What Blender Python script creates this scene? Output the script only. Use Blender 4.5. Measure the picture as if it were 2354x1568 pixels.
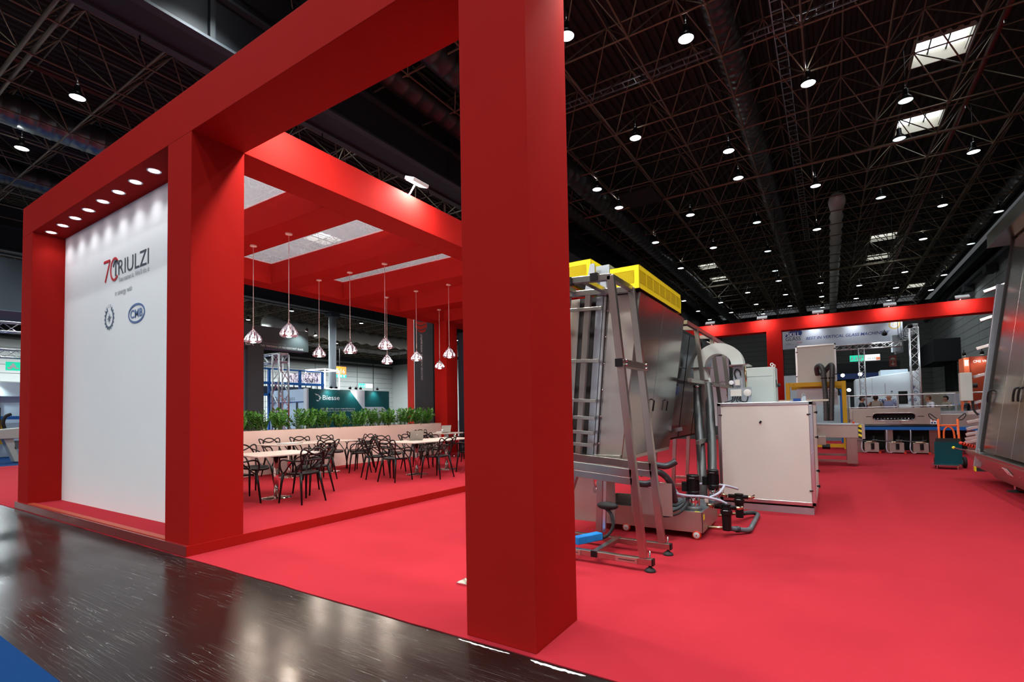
import bpy, math, random
from mathutils import Vector, Matrix
random.seed(7)
for o in list(bpy.data.objects): bpy.data.objects.remove(o)
SC = bpy.context.scene
COL = SC.collection
# ---------------------------------------------------------------- camera
FPX, YAW, PITCH, ROLL, PPY, CAMH = 1146.2257, 0.5665093, 0.0375971, -0.017733, 903.7682, 1.40
def cam_axes():
    f = Vector((-math.sin(YAW)*math.cos(PITCH), math.cos(YAW)*math.cos(PITCH), math.sin(PITCH)))
    r = Vector((math.cos(YAW), math.sin(YAW), 0)); u = r.cross(f)
    return r*math.cos(ROLL)+u*math.sin(ROLL), u*math.cos(ROLL)-r*math.sin(ROLL), f
CR, CU, CF = cam_axes()
cd = bpy.data.cameras.new('camera'); cam = bpy.data.objects.new('camera', cd); COL.objects.link(cam)
cd.sensor_width = 36.0; cd.sensor_fit = 'HORIZONTAL'; cd.lens = FPX/2354*36.0
cd.shift_y = (PPY-784.0)/2354; cd.clip_end = 400; cd.clip_start = 0.05
M4 = Matrix((CR, CU, -CF)).transposed().to_4x4(); M4.translation = Vector((0, 0, CAMH)); cam.matrix_world = M4
SC.camera = cam
def project(p):
    d = Vector(p)-Vector((0, 0, CAMH)); z = d.dot(CF)
    if z < 0.2: return None
    return 1177+FPX*d.dot(CR)/z, PPY-FPX*d.dot(CU)/z, z
# ---------------------------------------------------------------- world, exposure
w = bpy.data.worlds.new('world'); SC.world = w; w.use_nodes = True
w.node_tree.nodes['Background'].inputs[0].default_value = (0.9, 0.95, 1, 1)
w.node_tree.nodes['Background'].inputs[1].default_value = 0.08
SC.view_settings.view_transform = 'Standard'; SC.view_settings.look = 'None'
SC.view_settings.exposure = 0.15; SC.view_settings.gamma = 1.0; SC.view_settings.use_curve_mapping = False
LAMP_W, AISLE_W, LEFT_W, MID_W, FLOOD_W, DOWN_W, PEND_W = 190.0, 780.0, 7500.0, 1400.0, 70.0, 13.0, 38.0
# ---------------------------------------------------------------- materials
MAT = {}
def mat(name, color, rough=0.5, metal=0.0, emit=None, estr=0.0, noise=0.0, nscale=20.0, bump=0.0, bscale=80.0, spec=0.5, stretch=None, trans=0.0, ior=1.45, coat=0.0, alpha=1.0, rvar=0.0):
    m = bpy.data.materials.new(name); m.use_nodes = True; nt = m.node_tree; b = nt.nodes['Principled BSDF']
    b.inputs['Base Color'].default_value = (*color, 1); b.inputs['Roughness'].default_value = rough
    b.inputs['Metallic'].default_value = metal; b.inputs['Specular IOR Level'].default_value = spec
    b.inputs['Transmission Weight'].default_value = trans; b.inputs['IOR'].default_value = ior; b.inputs['Coat Weight'].default_value = coat
    b.inputs['Alpha'].default_value = alpha
    if emit: b.inputs['Emission Color'].default_value = (*emit, 1); b.inputs['Emission Strength'].default_value = estr
    if noise or bump or rvar:
        tc = nt.nodes.new('ShaderNodeTexCoord'); mp = nt.nodes.new('ShaderNodeMapping'); nt.links.new(tc.outputs['Object'], mp.inputs[0])
        if stretch: mp.inputs['Scale'].default_value = stretch
        if noise or rvar:
            n = nt.nodes.new('ShaderNodeTexNoise'); n.inputs['Scale'].default_value = nscale; n.inputs['Detail'].default_value = 4; nt.links.new(mp.outputs[0], n.inputs[0])
        if noise:
            mx = nt.nodes.new('ShaderNodeMix'); mx.data_type = 'RGBA'
            mx.inputs[6].default_value = (*[c*(1-noise) for c in color], 1); mx.inputs[7].default_value = (*[min(1, c*(1+noise)) for c in color], 1)
            nt.links.new(n.outputs['Fac'], mx.inputs[0]); nt.links.new(mx.outputs[2], b.inputs['Base Color'])
        if rvar:
            mr = nt.nodes.new('ShaderNodeMapRange'); mr.inputs['To Min'].default_value = max(0.02, rough-rvar); mr.inputs['To Max'].default_value = rough+rvar
            nt.links.new(n.outputs['Fac'], mr.inputs['Value']); nt.links.new(mr.outputs[0], b.inputs['Roughness'])
        if bump:
            n2 = nt.nodes.new('ShaderNodeTexNoise'); n2.inputs['Scale'].default_value = bscale; n2.inputs['Detail'].default_value = 3; nt.links.new(mp.outputs[0], n2.inputs[0])
            bp = nt.nodes.new('ShaderNodeBump'); bp.inputs['Strength'].default_value = bump; bp.inputs['Distance'].default_value = 0.02
            nt.links.new(n2.outputs['Fac'], bp.inputs['Height']); nt.links.new(bp.outputs[0], b.inputs['Normal'])
    MAT[name] = m; return m
mat('red_paint', (0.335, 0.0105, 0.0085), 0.75, noise=0.05, nscale=3, bump=0.02, bscale=200, spec=0.03)
mat('carpet_red', (0.36, 0.019, 0.029), 0.95, noise=0.10, nscale=1.6, bump=0.35, bscale=420, spec=0.1)
mat('carpet_blue', (0.002, 0.028, 0.105), 0.9, noise=0.08, nscale=30, bump=0.3, bscale=400, spec=0.1)
mat('skirting', (0.20, 0.028, 0.027), 0.16, spec=0.5, coat=0.3)
mat('white_board', (0.84, 0.83, 0.81), 0.55, noise=0.02, nscale=2)
mat('white_gloss', (0.78, 0.80, 0.82), 0.3)
mat('print_grey', (0.05, 0.055, 0.07), 0.5); mat('print_red', (0.55, 0.012, 0.02), 0.5); mat('print_pale', (0.28, 0.29, 0.31), 0.5)
mat('print_steel', (0.13, 0.17, 0.23), 0.5); mat('print_blue', (0.10, 0.17, 0.34), 0.5); mat('print_navy', (0.012, 0.04, 0.19), 0.5)
mat('print_white', (0.85, 0.87, 0.88), 0.5); mat('print_black', (0.015, 0.015, 0.018), 0.5); mat('print_gold', (0.42, 0.30, 0.10), 0.4)
mat('black_plastic', (0.005, 0.005, 0.0055), 0.40, spec=0.35); mat('black_rubber', (0.012, 0.012, 0.012), 0.7)
mat('black_gloss', (0.006, 0.006, 0.007), 0.15)
mat('chrome', (0.75, 0.74, 0.73), 0.08, 1.0); mat('bright_steel', (0.62, 0.61, 0.60), 0.22, 1.0)
mat('table_top', (0.62, 0.52, 0.47), 0.42, noise=0.05, nscale=6)
mat('planter_board', (0.76, 0.60, 0.56), 0.6, noise=0.03, nscale=3)
mat('soil', (0.025, 0.016, 0.008), 0.95, noise=0.4, nscale=40)
mat('polished', (0.56, 0.51, 0.46), 0.20, 1.0, noise=0.05, nscale=2, bump=0.012, bscale=2.0, stretch=(1, 1, 0.12), rvar=0.05); mat('stainless', (0.54, 0.505, 0.45), 0.42, 1.0, noise=0.06, nscale=14, bump=0.015, bscale=9, stretch=(1, 1, 0.08), rvar=0.05)
mat('stainless_dark', (0.36, 0.335, 0.31), 0.20, 1.0, noise=0.06, nscale=3, bump=0.012, bscale=2.2, stretch=(1, 1, 0.15), rvar=0.05)
mat('tube_steel', (0.43, 0.40, 0.355), 0.28, 1.0, noise=0.08, nscale=20, stretch=(1, 1, 0.2), bump=0.02, bscale=25)
mat('galvanised', (0.50, 0.56, 0.60), 0.42, 0.9, noise=0.1, nscale=12)
mat('aluminium', (0.66, 0.66, 0.68), 0.34, 0.9); mat('alu_profile', (0.68, 0.66, 0.66), 0.28, 1.0)
mat('safety_yellow', (0.78, 0.60, 0.004), 0.42, noise=0.03, nscale=5); mat('ochre_yellow', (0.62, 0.34, 0.005), 0.45, noise=0.05, nscale=4)
mat('machine_grey', (0.44, 0.46, 0.42), 0.5, noise=0.02, nscale=4); mat('panel_cream', (0.62, 0.59, 0.53), 0.55, noise=0.02, nscale=3)
mat('dark_glass', (0.010, 0.011, 0.012), 0.12, spec=0.7)
mat('hose_grey', (0.09, 0.09, 0.09), 0.4, 0.6); mat('pvc_grey', (0.10, 0.11, 0.12), 0.4); mat('pvc_dark', (0.03, 0.035, 0.04), 0.35)
mat('clear_hose', (0.42, 0.42, 0.50), 0.25, spec=0.6); mat('brass', (0.55, 0.42, 0.26), 0.25, 1.0)
mat('wheel_red', (0.62, 0.035, 0.01), 0.45); mat('wheel_hub', (0.60, 0.60, 0.60), 0.4)
mat('label_yellow', (0.75, 0.62, 0.02), 0.5); mat('plastic_blue', (0.006, 0.22, 0.62), 0.4); mat('paint_blue', (0.004, 0.10, 0.36), 0.45)
mat('orange_paint', (0.72, 0.10, 0.012), 0.45); mat('motor_blue', (0.01, 0.06, 0.26), 0.45)
mat('truss_steel', (0.20, 0.165, 0.11), 0.42, 0.5); mat('deck', (0.020, 0.016, 0.014), 0.75); mat('girder', (0.014, 0.018, 0.022), 0.6); mat('girder_flange', (0.035, 0.045, 0.052), 0.6)
mat('duct', (0.10, 0.105, 0.105), 0.38, 0.8); mat('duct_light', (0.20, 0.22, 0.22), 0.32, 0.8); mat('pipe_red', (0.10, 0.012, 0.008), 0.5)
mat('fabric_white', (0.62, 0.66, 0.60), 0.8); mat('lamp_black', (0.010, 0.010, 0.011), 0.4)
mat('lamp_glow', (1, 1, 1), 0.5, emit=(0.86, 0.96, 1.0), estr=7.0); mat('lamp_dim', (0.8, 0.85, 0.85), 0.5, emit=(0.75, 0.95, 0.95), estr=1.1)
mat('flood_glow', (1, 1, 1), 0.5, emit=(1.0, 0.97, 0.93), estr=22.0); mat('down_glow', (1, 1, 1), 0.5, emit=(0.95, 0.95, 1.0), estr=9.0)
mat('spot_glow', (1, 1, 1), 0.5, emit=(1.0, 0.92, 0.82), estr=16.0)
mat('bulb_glow', (1, 1, 1), 0.5, emit=(1.0, 0.82, 0.66), estr=2.4); mat('sky_glow', (1, 1, 1), 0.5, emit=(0.80, 0.90, 1.0), estr=4.0)
mat('neon', (1, 1, 1), 0.5, emit=(0.80, 0.84, 1.0), estr=5.0)
mat('wall_panel', (0.33, 0.35, 0.34), 0.75); mat('wall_dark', (0.022, 0.024, 0.026), 0.7); mat('wall_charcoal', (0.05, 0.052, 0.055), 0.8)  # last one: plain dark grey for seam covers and lower booth wall
mat('sign_green', (0.01, 0.42, 0.25), 0.5, emit=(0.01, 0.60, 0.36), estr=0.9); mat('sign_white', (0.8, 0.85, 0.85), 0.5, emit=(0.85, 0.95, 0.95), estr=0.8)
mat('sign_orange', (0.75, 0.13, 0.01), 0.5, emit=(0.9, 0.16, 0.02), estr=0.7); mat('sign_maroon', (0.20, 0.02, 0.016), 0.5)
mat('teal', (0.003, 0.085, 0.095), 0.5); mat('lilac', (0.55, 0.56, 0.62), 0.5); mat('pale_blue', (0.52, 0.66, 0.80), 0.5); mat('ice_blue', (0.62, 0.76, 0.86), 0.5)
mat('slate', (0.085, 0.11, 0.12), 0.6); mat('column_paint', (0.42, 0.48, 0.52), 0.6); mat('slate_blue', (0.14, 0.20, 0.25), 0.6); mat('navy', (0.010, 0.018, 0.032), 0.55)
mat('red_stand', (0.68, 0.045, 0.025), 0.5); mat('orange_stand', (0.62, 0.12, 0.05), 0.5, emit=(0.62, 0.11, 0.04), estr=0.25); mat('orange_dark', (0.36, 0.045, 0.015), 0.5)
mat('banner', (0.42, 0.46, 0.54), 0.4); mat('machine_white', (0.70, 0.80, 0.86), 0.45); mat('beige', (0.42, 0.38, 0.30), 0.7)
mat('laptop', (0.30, 0.29, 0.27), 0.35, 0.8); mat('laptop_pale', (0.62, 0.64, 0.62), 0.4, 0.4); mat('paper', (0.75, 0.74, 0.72), 0.7)
mat('skin', (0.46, 0.26, 0.18), 0.6); mat('hair_dark', (0.02, 0.015, 0.012), 0.6); mat('hair_brown', (0.07, 0.035, 0.02), 0.6); mat('hair_red', (0.16, 0.06, 0.025), 0.6)
mat('cloth_blue', (0.25, 0.31, 0.50), 0.85); mat('cloth_navy', (0.015, 0.02, 0.035), 0.85); mat('cloth_taupe', (0.36, 0.32, 0.27), 0.85)
mat('cloth_white', (0.55, 0.60, 0.70), 0.85); mat('cloth_black', (0.01, 0.01, 0.012), 0.85); mat('cloth_trouser', (0.05, 0.06, 0.09), 0.85)
mat('leaf', (0.065, 0.21, 0.03), 0.32, noise=0.35, nscale=5); mat('stem', (0.06, 0.13, 0.03), 0.5)
mat('hazard_black', (0.012, 0.012, 0.012), 0.5); mat('teal_glass', (0.004, 0.045, 0.055), 0.04, spec=0.8)
def screen_mat():
    m = mat('screen', (0.1, 0.1, 0.1), 0.4); nt = m.node_tree; b = nt.nodes['Principled BSDF']
    tc = nt.nodes.new('ShaderNodeTexCoord'); mp = nt.nodes.new('ShaderNodeMapping'); mp.inputs['Scale'].default_value = (1, 5, 1.2)
    n = nt.nodes.new('ShaderNodeTexNoise'); n.inputs['Scale'].default_value = 2.2; n.inputs['Distortion'].default_value = 1.5
    r = nt.nodes.new('ShaderNodeValToRGB'); r.color_ramp.elements[0].position = 0.40; r.color_ramp.elements[0].color = (0.02, 0.02, 0.03, 1)
    r.color_ramp.elements[1].position = 0.58; r.color_ramp.elements[1].color = (0.85, 0.75, 0.72, 1); e = r.color_ramp.elements.new(0.48); e.color = (0.35, 0.30, 0.42, 1)
    nt.links.new(tc.outputs['Object'], mp.inputs[0]); nt.links.new(mp.outputs[0], n.inputs[0]); nt.links.new(n.outputs['Fac'], r.inputs[0])
    nt.links.new(r.outputs[0], b.inputs['Base Color']); nt.links.new(r.outputs[0], b.inputs['Emission Color']); b.inputs['Emission Strength'].default_value = 1.0
screen_mat()
def scrim_mat():
    m = bpy.data.materials.new('scrim'); m.use_nodes = True; nt = m.node_tree; nt.nodes.remove(nt.nodes['Principled BSDF'])
    t = nt.nodes.new('ShaderNodeBsdfTransparent'); d = nt.nodes.new('ShaderNodeBsdfDiffuse'); d.inputs[0].default_value = (0.85, 0.82, 0.84, 1)
    tl = nt.nodes.new('ShaderNodeBsdfTranslucent'); tl.inputs[0].default_value = (0.85, 0.82, 0.84, 1)
    a = nt.nodes.new('ShaderNodeMixShader'); a.inputs[0].default_value = 0.5; nt.links.new(d.outputs[0], a.inputs[1]); nt.links.new(tl.outputs[0], a.inputs[2])
    x = nt.nodes.new('ShaderNodeMixShader'); x.inputs[0].default_value = 0.26; nt.links.new(t.outputs[0], x.inputs[1]); nt.links.new(a.outputs[0], x.inputs[2])
    nt.links.new(x.outputs[0], nt.nodes['Material Output'].inputs[0]); MAT['scrim'] = m
scrim_mat()
def crystal_mat():
    m = bpy.data.materials.new('crystal'); m.use_nodes = True; nt = m.node_tree; nt.nodes.remove(nt.nodes['Principled BSDF'])
    t = nt.nodes.new('ShaderNodeBsdfTransparent'); t.inputs[0].default_value = (0.86, 0.86, 0.90, 1); g = nt.nodes.new('ShaderNodeBsdfGlossy'); g.inputs[0].default_value = (0.84, 0.88, 0.97, 1); g.inputs['Roughness'].default_value = 0.08
    lw = nt.nodes.new('ShaderNodeLayerWeight'); lw.inputs[0].default_value = 0.55; mr = nt.nodes.new('ShaderNodeMapRange'); mr.inputs['To Min'].default_value = 0.32; mr.inputs['To Max'].default_value = 0.85
    nt.links.new(lw.outputs['Facing'], mr.inputs['Value']); x = nt.nodes.new('ShaderNodeMixShader'); nt.links.new(mr.outputs[0], x.inputs[0]); nt.links.new(t.outputs[0], x.inputs[1]); nt.links.new(g.outputs[0], x.inputs[2])
    nt.links.new(x.outputs[0], nt.nodes['Material Output'].inputs[0]); MAT['crystal'] = m
crystal_mat()
def glass_pane_mat():
    m = bpy.data.materials.new('clear_pane'); m.use_nodes = True; nt = m.node_tree; nt.nodes.remove(nt.nodes['Principled BSDF'])
    t = nt.nodes.new('ShaderNodeBsdfTransparent'); t.inputs[0].default_value = (0.82, 0.90, 0.92, 1); g = nt.nodes.new('ShaderNodeBsdfGlossy'); g.inputs['Roughness'].default_value = 0.05
    x = nt.nodes.new('ShaderNodeMixShader'); x.inputs[0].default_value = 0.12; nt.links.new(t.outputs[0], x.inputs[1]); nt.links.new(g.outputs[0], x.inputs[2])
    nt.links.new(x.outputs[0], nt.nodes['Material Output'].inputs[0]); MAT['clear_pane'] = m
glass_pane_mat()
def floor_mat():
    m = mat('hall_floor', (0.020, 0.012, 0.010), 0.16, spec=0.2); nt = m.node_tree; b = nt.nodes['Principled BSDF']; L = nt.links.new
    tc = nt.nodes.new('ShaderNodeTexCoord')
    def N(scale, det=4, sc=(1, 1, 1), rot=0.0, dist=0.0):
        mp = nt.nodes.new('ShaderNodeMapping'); mp.inputs['Scale'].default_value = sc; mp.inputs['Rotation'].default_value = (0, 0, rot); L(tc.outputs['Object'], mp.inputs[0])
        n = nt.nodes.new('ShaderNodeTexNoise'); n.inputs['Scale'].default_value = scale; n.inputs['Detail'].default_value = det; n.inputs['Distortion'].default_value = dist; L(mp.outputs[0], n.inputs[0]); return n
    def ramp(src, a, c, va=0.0, vc=1.0):
        r = nt.nodes.new('ShaderNodeMapRange'); r.inputs['From Min'].default_value = a; r.inputs['From Max'].default_value = c; r.inputs['To Min'].default_value = va; r.inputs['To Max'].default_value = vc; L(src, r.inputs['Value']); return r.outputs[0]
    def mth(op, a, c):
        q = nt.nodes.new('ShaderNodeMath'); q.operation = op
        for i, v in enumerate((a, c)):
            if isinstance(v, float): q.inputs[i].default_value = v
            else: L(v, q.inputs[i])
        return q.outputs[0]
    # chips: sparse specks, scratches: stretched ridged noise in several directions
    v = nt.nodes.new('ShaderNodeTexVoronoi'); v.inputs['Scale'].default_value = 5.5; v.inputs['Randomness'].default_value = 1.0; L(tc.outputs['Object'], v.inputs[0])
    wob = N(60, 3); wn = ramp(wob.outputs['Fac'], 0.3, 0.7, 0.0, 0.05)
    chip = ramp(mth('ADD', v.outputs['Distance'], wn), 0.048, 0.030)
    sc = None
    for k, (rot, scx) in enumerate(((0.35, 0.5), (1.25, 0.42), (-0.5, 0.6), (2.2, 0.5), (0.05, 0.35))):
        n = N(7.0+k*1.7, 2, (scx*0.14, 3.2, 1), rot, 0.35); a = mth('ABSOLUTE', mth('SUBTRACT', n.outputs['Fac'], 0.5), 0.0)
        g = N(0.55+0.2*k, 2, (1, 1, 1), k*1.0); gate = ramp(g.outputs['Fac'], 0.52, 0.62)
        s = mth('MULTIPLY', ramp(a, 0.0045, 0.0), gate); sc = s if sc is None else mth('MAXIMUM', sc, s)
    scr = mth('MULTIPLY', sc, 0.30); mask = mth('MAXIMUM', chip, scr)
    mx = nt.nodes.new('ShaderNodeMix'); mx.data_type = 'RGBA'; base = N(0.8, 5)
    mb = nt.nodes.new('ShaderNodeMix'); mb.data_type = 'RGBA'; mb.inputs[6].default_value = (0.006, 0.004, 0.004, 1); mb.inputs[7].default_value = (0.018, 0.009, 0.007, 1); L(base.outputs['Fac'], mb.inputs[0])
    L(mb.outputs[2], mx.inputs[6]); mx.inputs[7].default_value = (0.42, 0.42, 0.40, 1); L(mask, mx.inputs[0]); L(mx.outputs[2], b.inputs['Base Color'])
    rn = N(3.0, 5, (0.4, 2.0, 1), 0.3); L(ramp(rn.outputs['Fac'], 0.3, 0.7, 0.17, 0.28), b.inputs['Roughness'])
    bp = nt.nodes.new('ShaderNodeBump'); bp.inputs['Strength'].default_value = 0.05; bp.inputs['Distance'].default_value = 0.01; bn = N(6, 3, (0.5, 1.5, 1)); L(bn.outputs['Fac'], bp.inputs['Height']); L(bp.outputs[0], b.inputs['Normal'])
floor_mat()
# ---------------------------------------------------------------- helpers
OFF = {}
def link(o, parent=None):
    COL.objects.link(o)
    if parent is not None: o.parent = parent; OFF[o.name] = OFF.get(parent.name, Vector((0, 0, 0)))
    else: OFF[o.name] = Vector((0, 0, 0))
    return o
def tag(o, label=None, cat=None, group=None, kind=None):
    if label: o['label'] = label
    if cat: o['category'] = cat
    if group: o['group'] = group
    if kind: o['kind'] = kind
    return o
def thing(name, loc, label=None, cat=None, group=None, kind=None):
    o = bpy.data.objects.new(name, None); o.empty_display_size = 0.1; COL.objects.link(o); o.location = loc; OFF[o.name] = Vector(loc)
    return tag(o, label, cat, group, kind)
def perp(d):
    a = Vector((0, 0, 1)) if abs(d.z) < 0.9 else Vector((1, 0, 0)); u = d.cross(a).normalized(); return u, d.cross(u).normalized()
def smoothpts(pts, n=6, closed=False):
    P = [Vector(p) for p in pts]; out = []; m = len(P); rng = m if closed else m-1
    for i in range(rng):
        if closed: a, b, c, d = P[(i-1) % m], P[i], P[(i+1) % m], P[(i+2) % m]
        else: a, b, c, d = P[max(i-1, 0)], P[i], P[i+1], P[min(i+2, m-1)]
        for k in range(n):
            t = k/n; out.append(0.5*((2*b)+(c-a)*t+(2*a-5*b+4*c-d)*t*t+(3*b-a-3*c+d)*t**3))
    if not closed: out.append(P[-1])
    return out
class MB:
    def __init__(s): s.v = []; s.f = []; s.mi = []; s.cur = 0
    def add(s, vs, fs):
        n = len(s.v); s.v += [tuple(x) for x in vs]; s.f += [tuple(i+n for i in q) for q in fs]; s.mi += [s.cur]*len(fs); return s
    def box(s, x0, y0, z0, x1, y1, z1):
        x0, x1 = min(x0, x1), max(x0, x1); y0, y1 = min(y0, y1), max(y0, y1); z0, z1 = min(z0, z1), max(z0, z1)
        return s.add([(x0, y0, z0), (x1, y0, z0), (x1, y1, z0), (x0, y1, z0), (x0, y0, z1), (x1, y0, z1), (x1, y1, z1), (x0, y1, z1)],
                     [(0, 3, 2, 1), (4, 5, 6, 7), (0, 1, 5, 4), (1, 2, 6, 5), (2, 3, 7, 6), (3, 0, 4, 7)])
    def bar(s, p0, p1, w, h, side=None):
        p0, p1 = Vector(p0), Vector(p1); d = (p1-p0).normalized()
        if side is not None: u = Vector(side); u = (u-d*u.dot(d)).normalized(); v = d.cross(u)
        else: u, v = perp(d)
        q = [u*w/2+v*h/2, -u*w/2+v*h/2, -u*w/2-v*h/2, u*w/2-v*h/2]
        return s.add([p0+x for x in q]+[p1+x for x in q], [(3, 2, 1, 0), (4, 5, 6, 7), (0, 1, 5, 4), (1, 2, 6, 5), (2, 3, 7, 6), (3, 0, 4, 7)])
    def tube(s, pts, r, n=8, closed=False, cap=True):
        P = [Vector(p) for p in pts]; m = len(P); R = r if isinstance(r, (list, tuple)) else [r]*m; vs = []; fs = []; u = None
        for i in range(m):
            if closed: d = (P[(i+1) % m]-P[i-1]).normalized()
            else: d = (P[min(i+1, m-1)]-P[max(i-1, 0)]).normalized()
            if u is None: u, v = perp(d)
            else: u = (u-d*u.dot(d)).normalized(); v = d.cross(u)
            for k in range(n): a = 2*math.pi*k/n; vs.append(P[i]+(u*math.cos(a)+v*math.sin(a))*R[i])
        for i in range(m if closed else m-1):
            j = (i+1) % m
            for k in range(n): k2 = (k+1) % n; fs.append((i*n+k, i*n+k2, j*n+k2, j*n+k))
        if cap and not closed: fs.append(tuple(reversed(range(n)))); fs.append(tuple((m-1)*n+k for k in range(n)))
        return s.add(vs, fs)
    def lathe(s, prof, origin=(0, 0, 0), axis=(0, 0, 1), n=24, flute=0.0, nf=0, twist=0.0):
        o = Vector(origin); d = Vector(axis).normalized(); u, v = perp(d); vs = []; fs = []
        for i, (r, z) in enumerate(prof):
            for k in range(n):
                a = 2*math.pi*k/n; rr = r*(1+flute*math.cos(nf*a+twist*i)) if flute else r
                vs.append(o+d*z+(u*math.cos(a)+v*math.sin(a))*rr)
        m = len(prof)
        for i in range(m-1):
            for k in range(n): k2 = (k+1) % n; fs.append((i*n+k, i*n+k2, (i+1)*n+k2, (i+1)*n+k))
        if prof[0] == prof[-1]: return s.add(vs, fs)
        if prof[0][0] > 1e-4: fs.append(tuple(reversed(range(n))))
        if prof[-1][0] > 1e-4: fs.append(tuple((m-1)*n+k for k in range(n)))
        return s.add(vs, fs)
    def prism(s, poly, ext):
        P = [Vector(p) for p in poly]; e = Vector(ext); n = len(P)
        return s.add(P+[p+e for p in P], [tuple(reversed(range(n))), tuple(range(n, 2*n))]+[(i, (i+1) % n, n+(i+1) % n, n+i) for i in range(n)])
    def quad(s, a, b, c, d): return s.add([a, b, c, d], [(0, 1, 2, 3)])
    def sphere(s, c, r, n=12, m=8, sz=(1, 1, 1)):
        c = Vector(c); vs = [c+Vector((0, 0, -r*sz[2]))]; fs = []
        for i in range(1, m):
            t = math.pi*i/m
            for k in range(n): a = 2*math.pi*k/n; vs.append(c+Vector((r*sz[0]*math.sin(t)*math.cos(a), r*sz[1]*math.sin(t)*math.sin(a), -r*sz[2]*math.cos(t))))
        vs.append(c+Vector((0, 0, r*sz[2]))); T = len(vs)-1
        for k in range(n): fs.append((0, 1+(k+1) % n, 1+k)); fs.append((T, T-n+k, T-n+(k+1) % n))
        for i in range(m-2):
            for k in range(n): k2 = (k+1) % n; fs.append((1+i*n+k, 1+i*n+k2, 1+(i+1)*n+k2, 1+(i+1)*n+k))
        return s.add(vs, fs)
    def mesh(s, name, mats, smooth=False, off=Vector((0, 0, 0))):
        me = bpy.data.meshes.new(name); me.from_pydata([(x-off.x, y-off.y, z-off.z) for x, y, z in s.v], [], s.f)
        for m in (mats if isinstance(mats, (list, tuple)) else [mats]): me.materials.append(MAT[m])
        if any(s.mi): me.polygons.foreach_set('material_index', s.mi)
        if smooth: me.polygons.foreach_set('use_smooth', [True]*len(me.polygons))
        me.update(); return me
    def build(s, name, mats, parent=None, smooth=False, bevel=0.0, auto=False):
        off = OFF.get(parent.name, Vector((0, 0, 0))) if parent is not None else Vector((0, 0, 0))
        o = bpy.data.objects.new(name, s.mesh(name, mats, smooth or auto, off)); link(o, parent)
        if auto:
            md = o.modifiers.new('edges', 'EDGE_SPLIT'); md.split_angle = math.radians(35)
        if bevel: b = o.modifiers.new('bevel', 'BEVEL'); b.width = bevel; b.segments = 2; b.limit_method = 'ANGLE'
        return o
def B(*a): return MB().box(*a)
def text(name, body, mtl, parent, loc, rot, size=1.0, width=None, height=None, align='LEFT', extrude=0.002, shear=0.0, bold=0.0, stretch=True):
    cu = bpy.data.curves.new('txt', 'FONT'); cu.body = body; cu.size = size; cu.align_x = align; cu.extrude = 0.0; cu.shear = shear; cu.offset = bold; cu.resolution_u = 3
    t = bpy.data.objects.new('txt', cu); COL.objects.link(t); dg = bpy.context.evaluated_depsgraph_get(); me = bpy.data.meshes.new_from_object(t.evaluated_get(dg))
    bpy.data.objects.remove(t)
    xs = [v.co.x for v in me.vertices]; ys = [v.co.y for v in me.vertices]; w0 = max(xs)-min(xs); sx = sy = 1.0
    if width: sx = width/w0; sy = sx if stretch else 1.0
    if height:
        sy = height/(max(ys)-min(ys))
        if not width: sx = sy
    x0 = min(xs) if align == 'LEFT' else (min(xs)+max(xs))/2
    R = Matrix.Rotation(rot[2], 4, 'Z') @ Matrix.Rotation(rot[1], 4, 'Y') @ Matrix.Rotation(rot[0], 4, 'X')
    off = OFF.get(parent.name, Vector((0, 0, 0))) if parent is not None else Vector((0, 0, 0))
    for v in me.vertices:
        v.co = (R @ Vector(((v.co.x-x0)*sx, v.co.y*sy, extrude)))+Vector(loc)-off
    me.materials.clear(); me.materials.append(MAT[mtl])
    o = bpy.data.objects.new(name, me); return link(o, parent)
FRONT = (math.pi/2, 0, 0)            # reads from the -y side
SIDE = (math.pi/2, 0, math.pi/2)     # reads from the +x side
SIDEL = (math.pi/2, 0, -math.pi/2)   # reads from the -x side
def copy_tree(o, parent=None):
    c = o.copy(); COL.objects.link(c)
    if parent is not None: c.parent = parent
    for ch in list(o.children):
        copy_tree(ch, c)
    return c
def light(name, kind, loc, parent, energy, color=(1, 1, 1), aim=(0, 0, -1), size=0.2, size_y=None, spot=2.0, blend=0.5, soft=0.1):
    ld = bpy.data.lights.new(name, kind); ld.energy = energy; ld.color = color
    if kind == 'AREA':
        ld.size = size
        if size_y: ld.shape = 'RECTANGLE'; ld.size_y = size_y
    else: ld.shadow_soft_size = soft
    if kind == 'SPOT': ld.spot_size = spot; ld.spot_blend = blend
    o = bpy.data.objects.new(name, ld); COL.objects.link(o); off = OFF.get(parent.name, Vector((0, 0, 0))) if parent is not None else Vector((0, 0, 0))
    o.rotation_euler = Vector(aim).to_track_quat('-Z', 'Y').to_euler(); o.location = Vector(loc)-off
    if parent is not None: o.parent = parent
    return o
# ================================================================ HALL SHELL
HX0, HX1, HY1, HC, HT = -74.4, 9.9, 72.0, 12.04, 13.51
tag(B(HX0, -16, -0.2, HX1+2, HY1, -0.006).build('floor', 'hall_floor'), 'dark brown glossy hall floor with scratches and chips', None, kind='structure')
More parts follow.
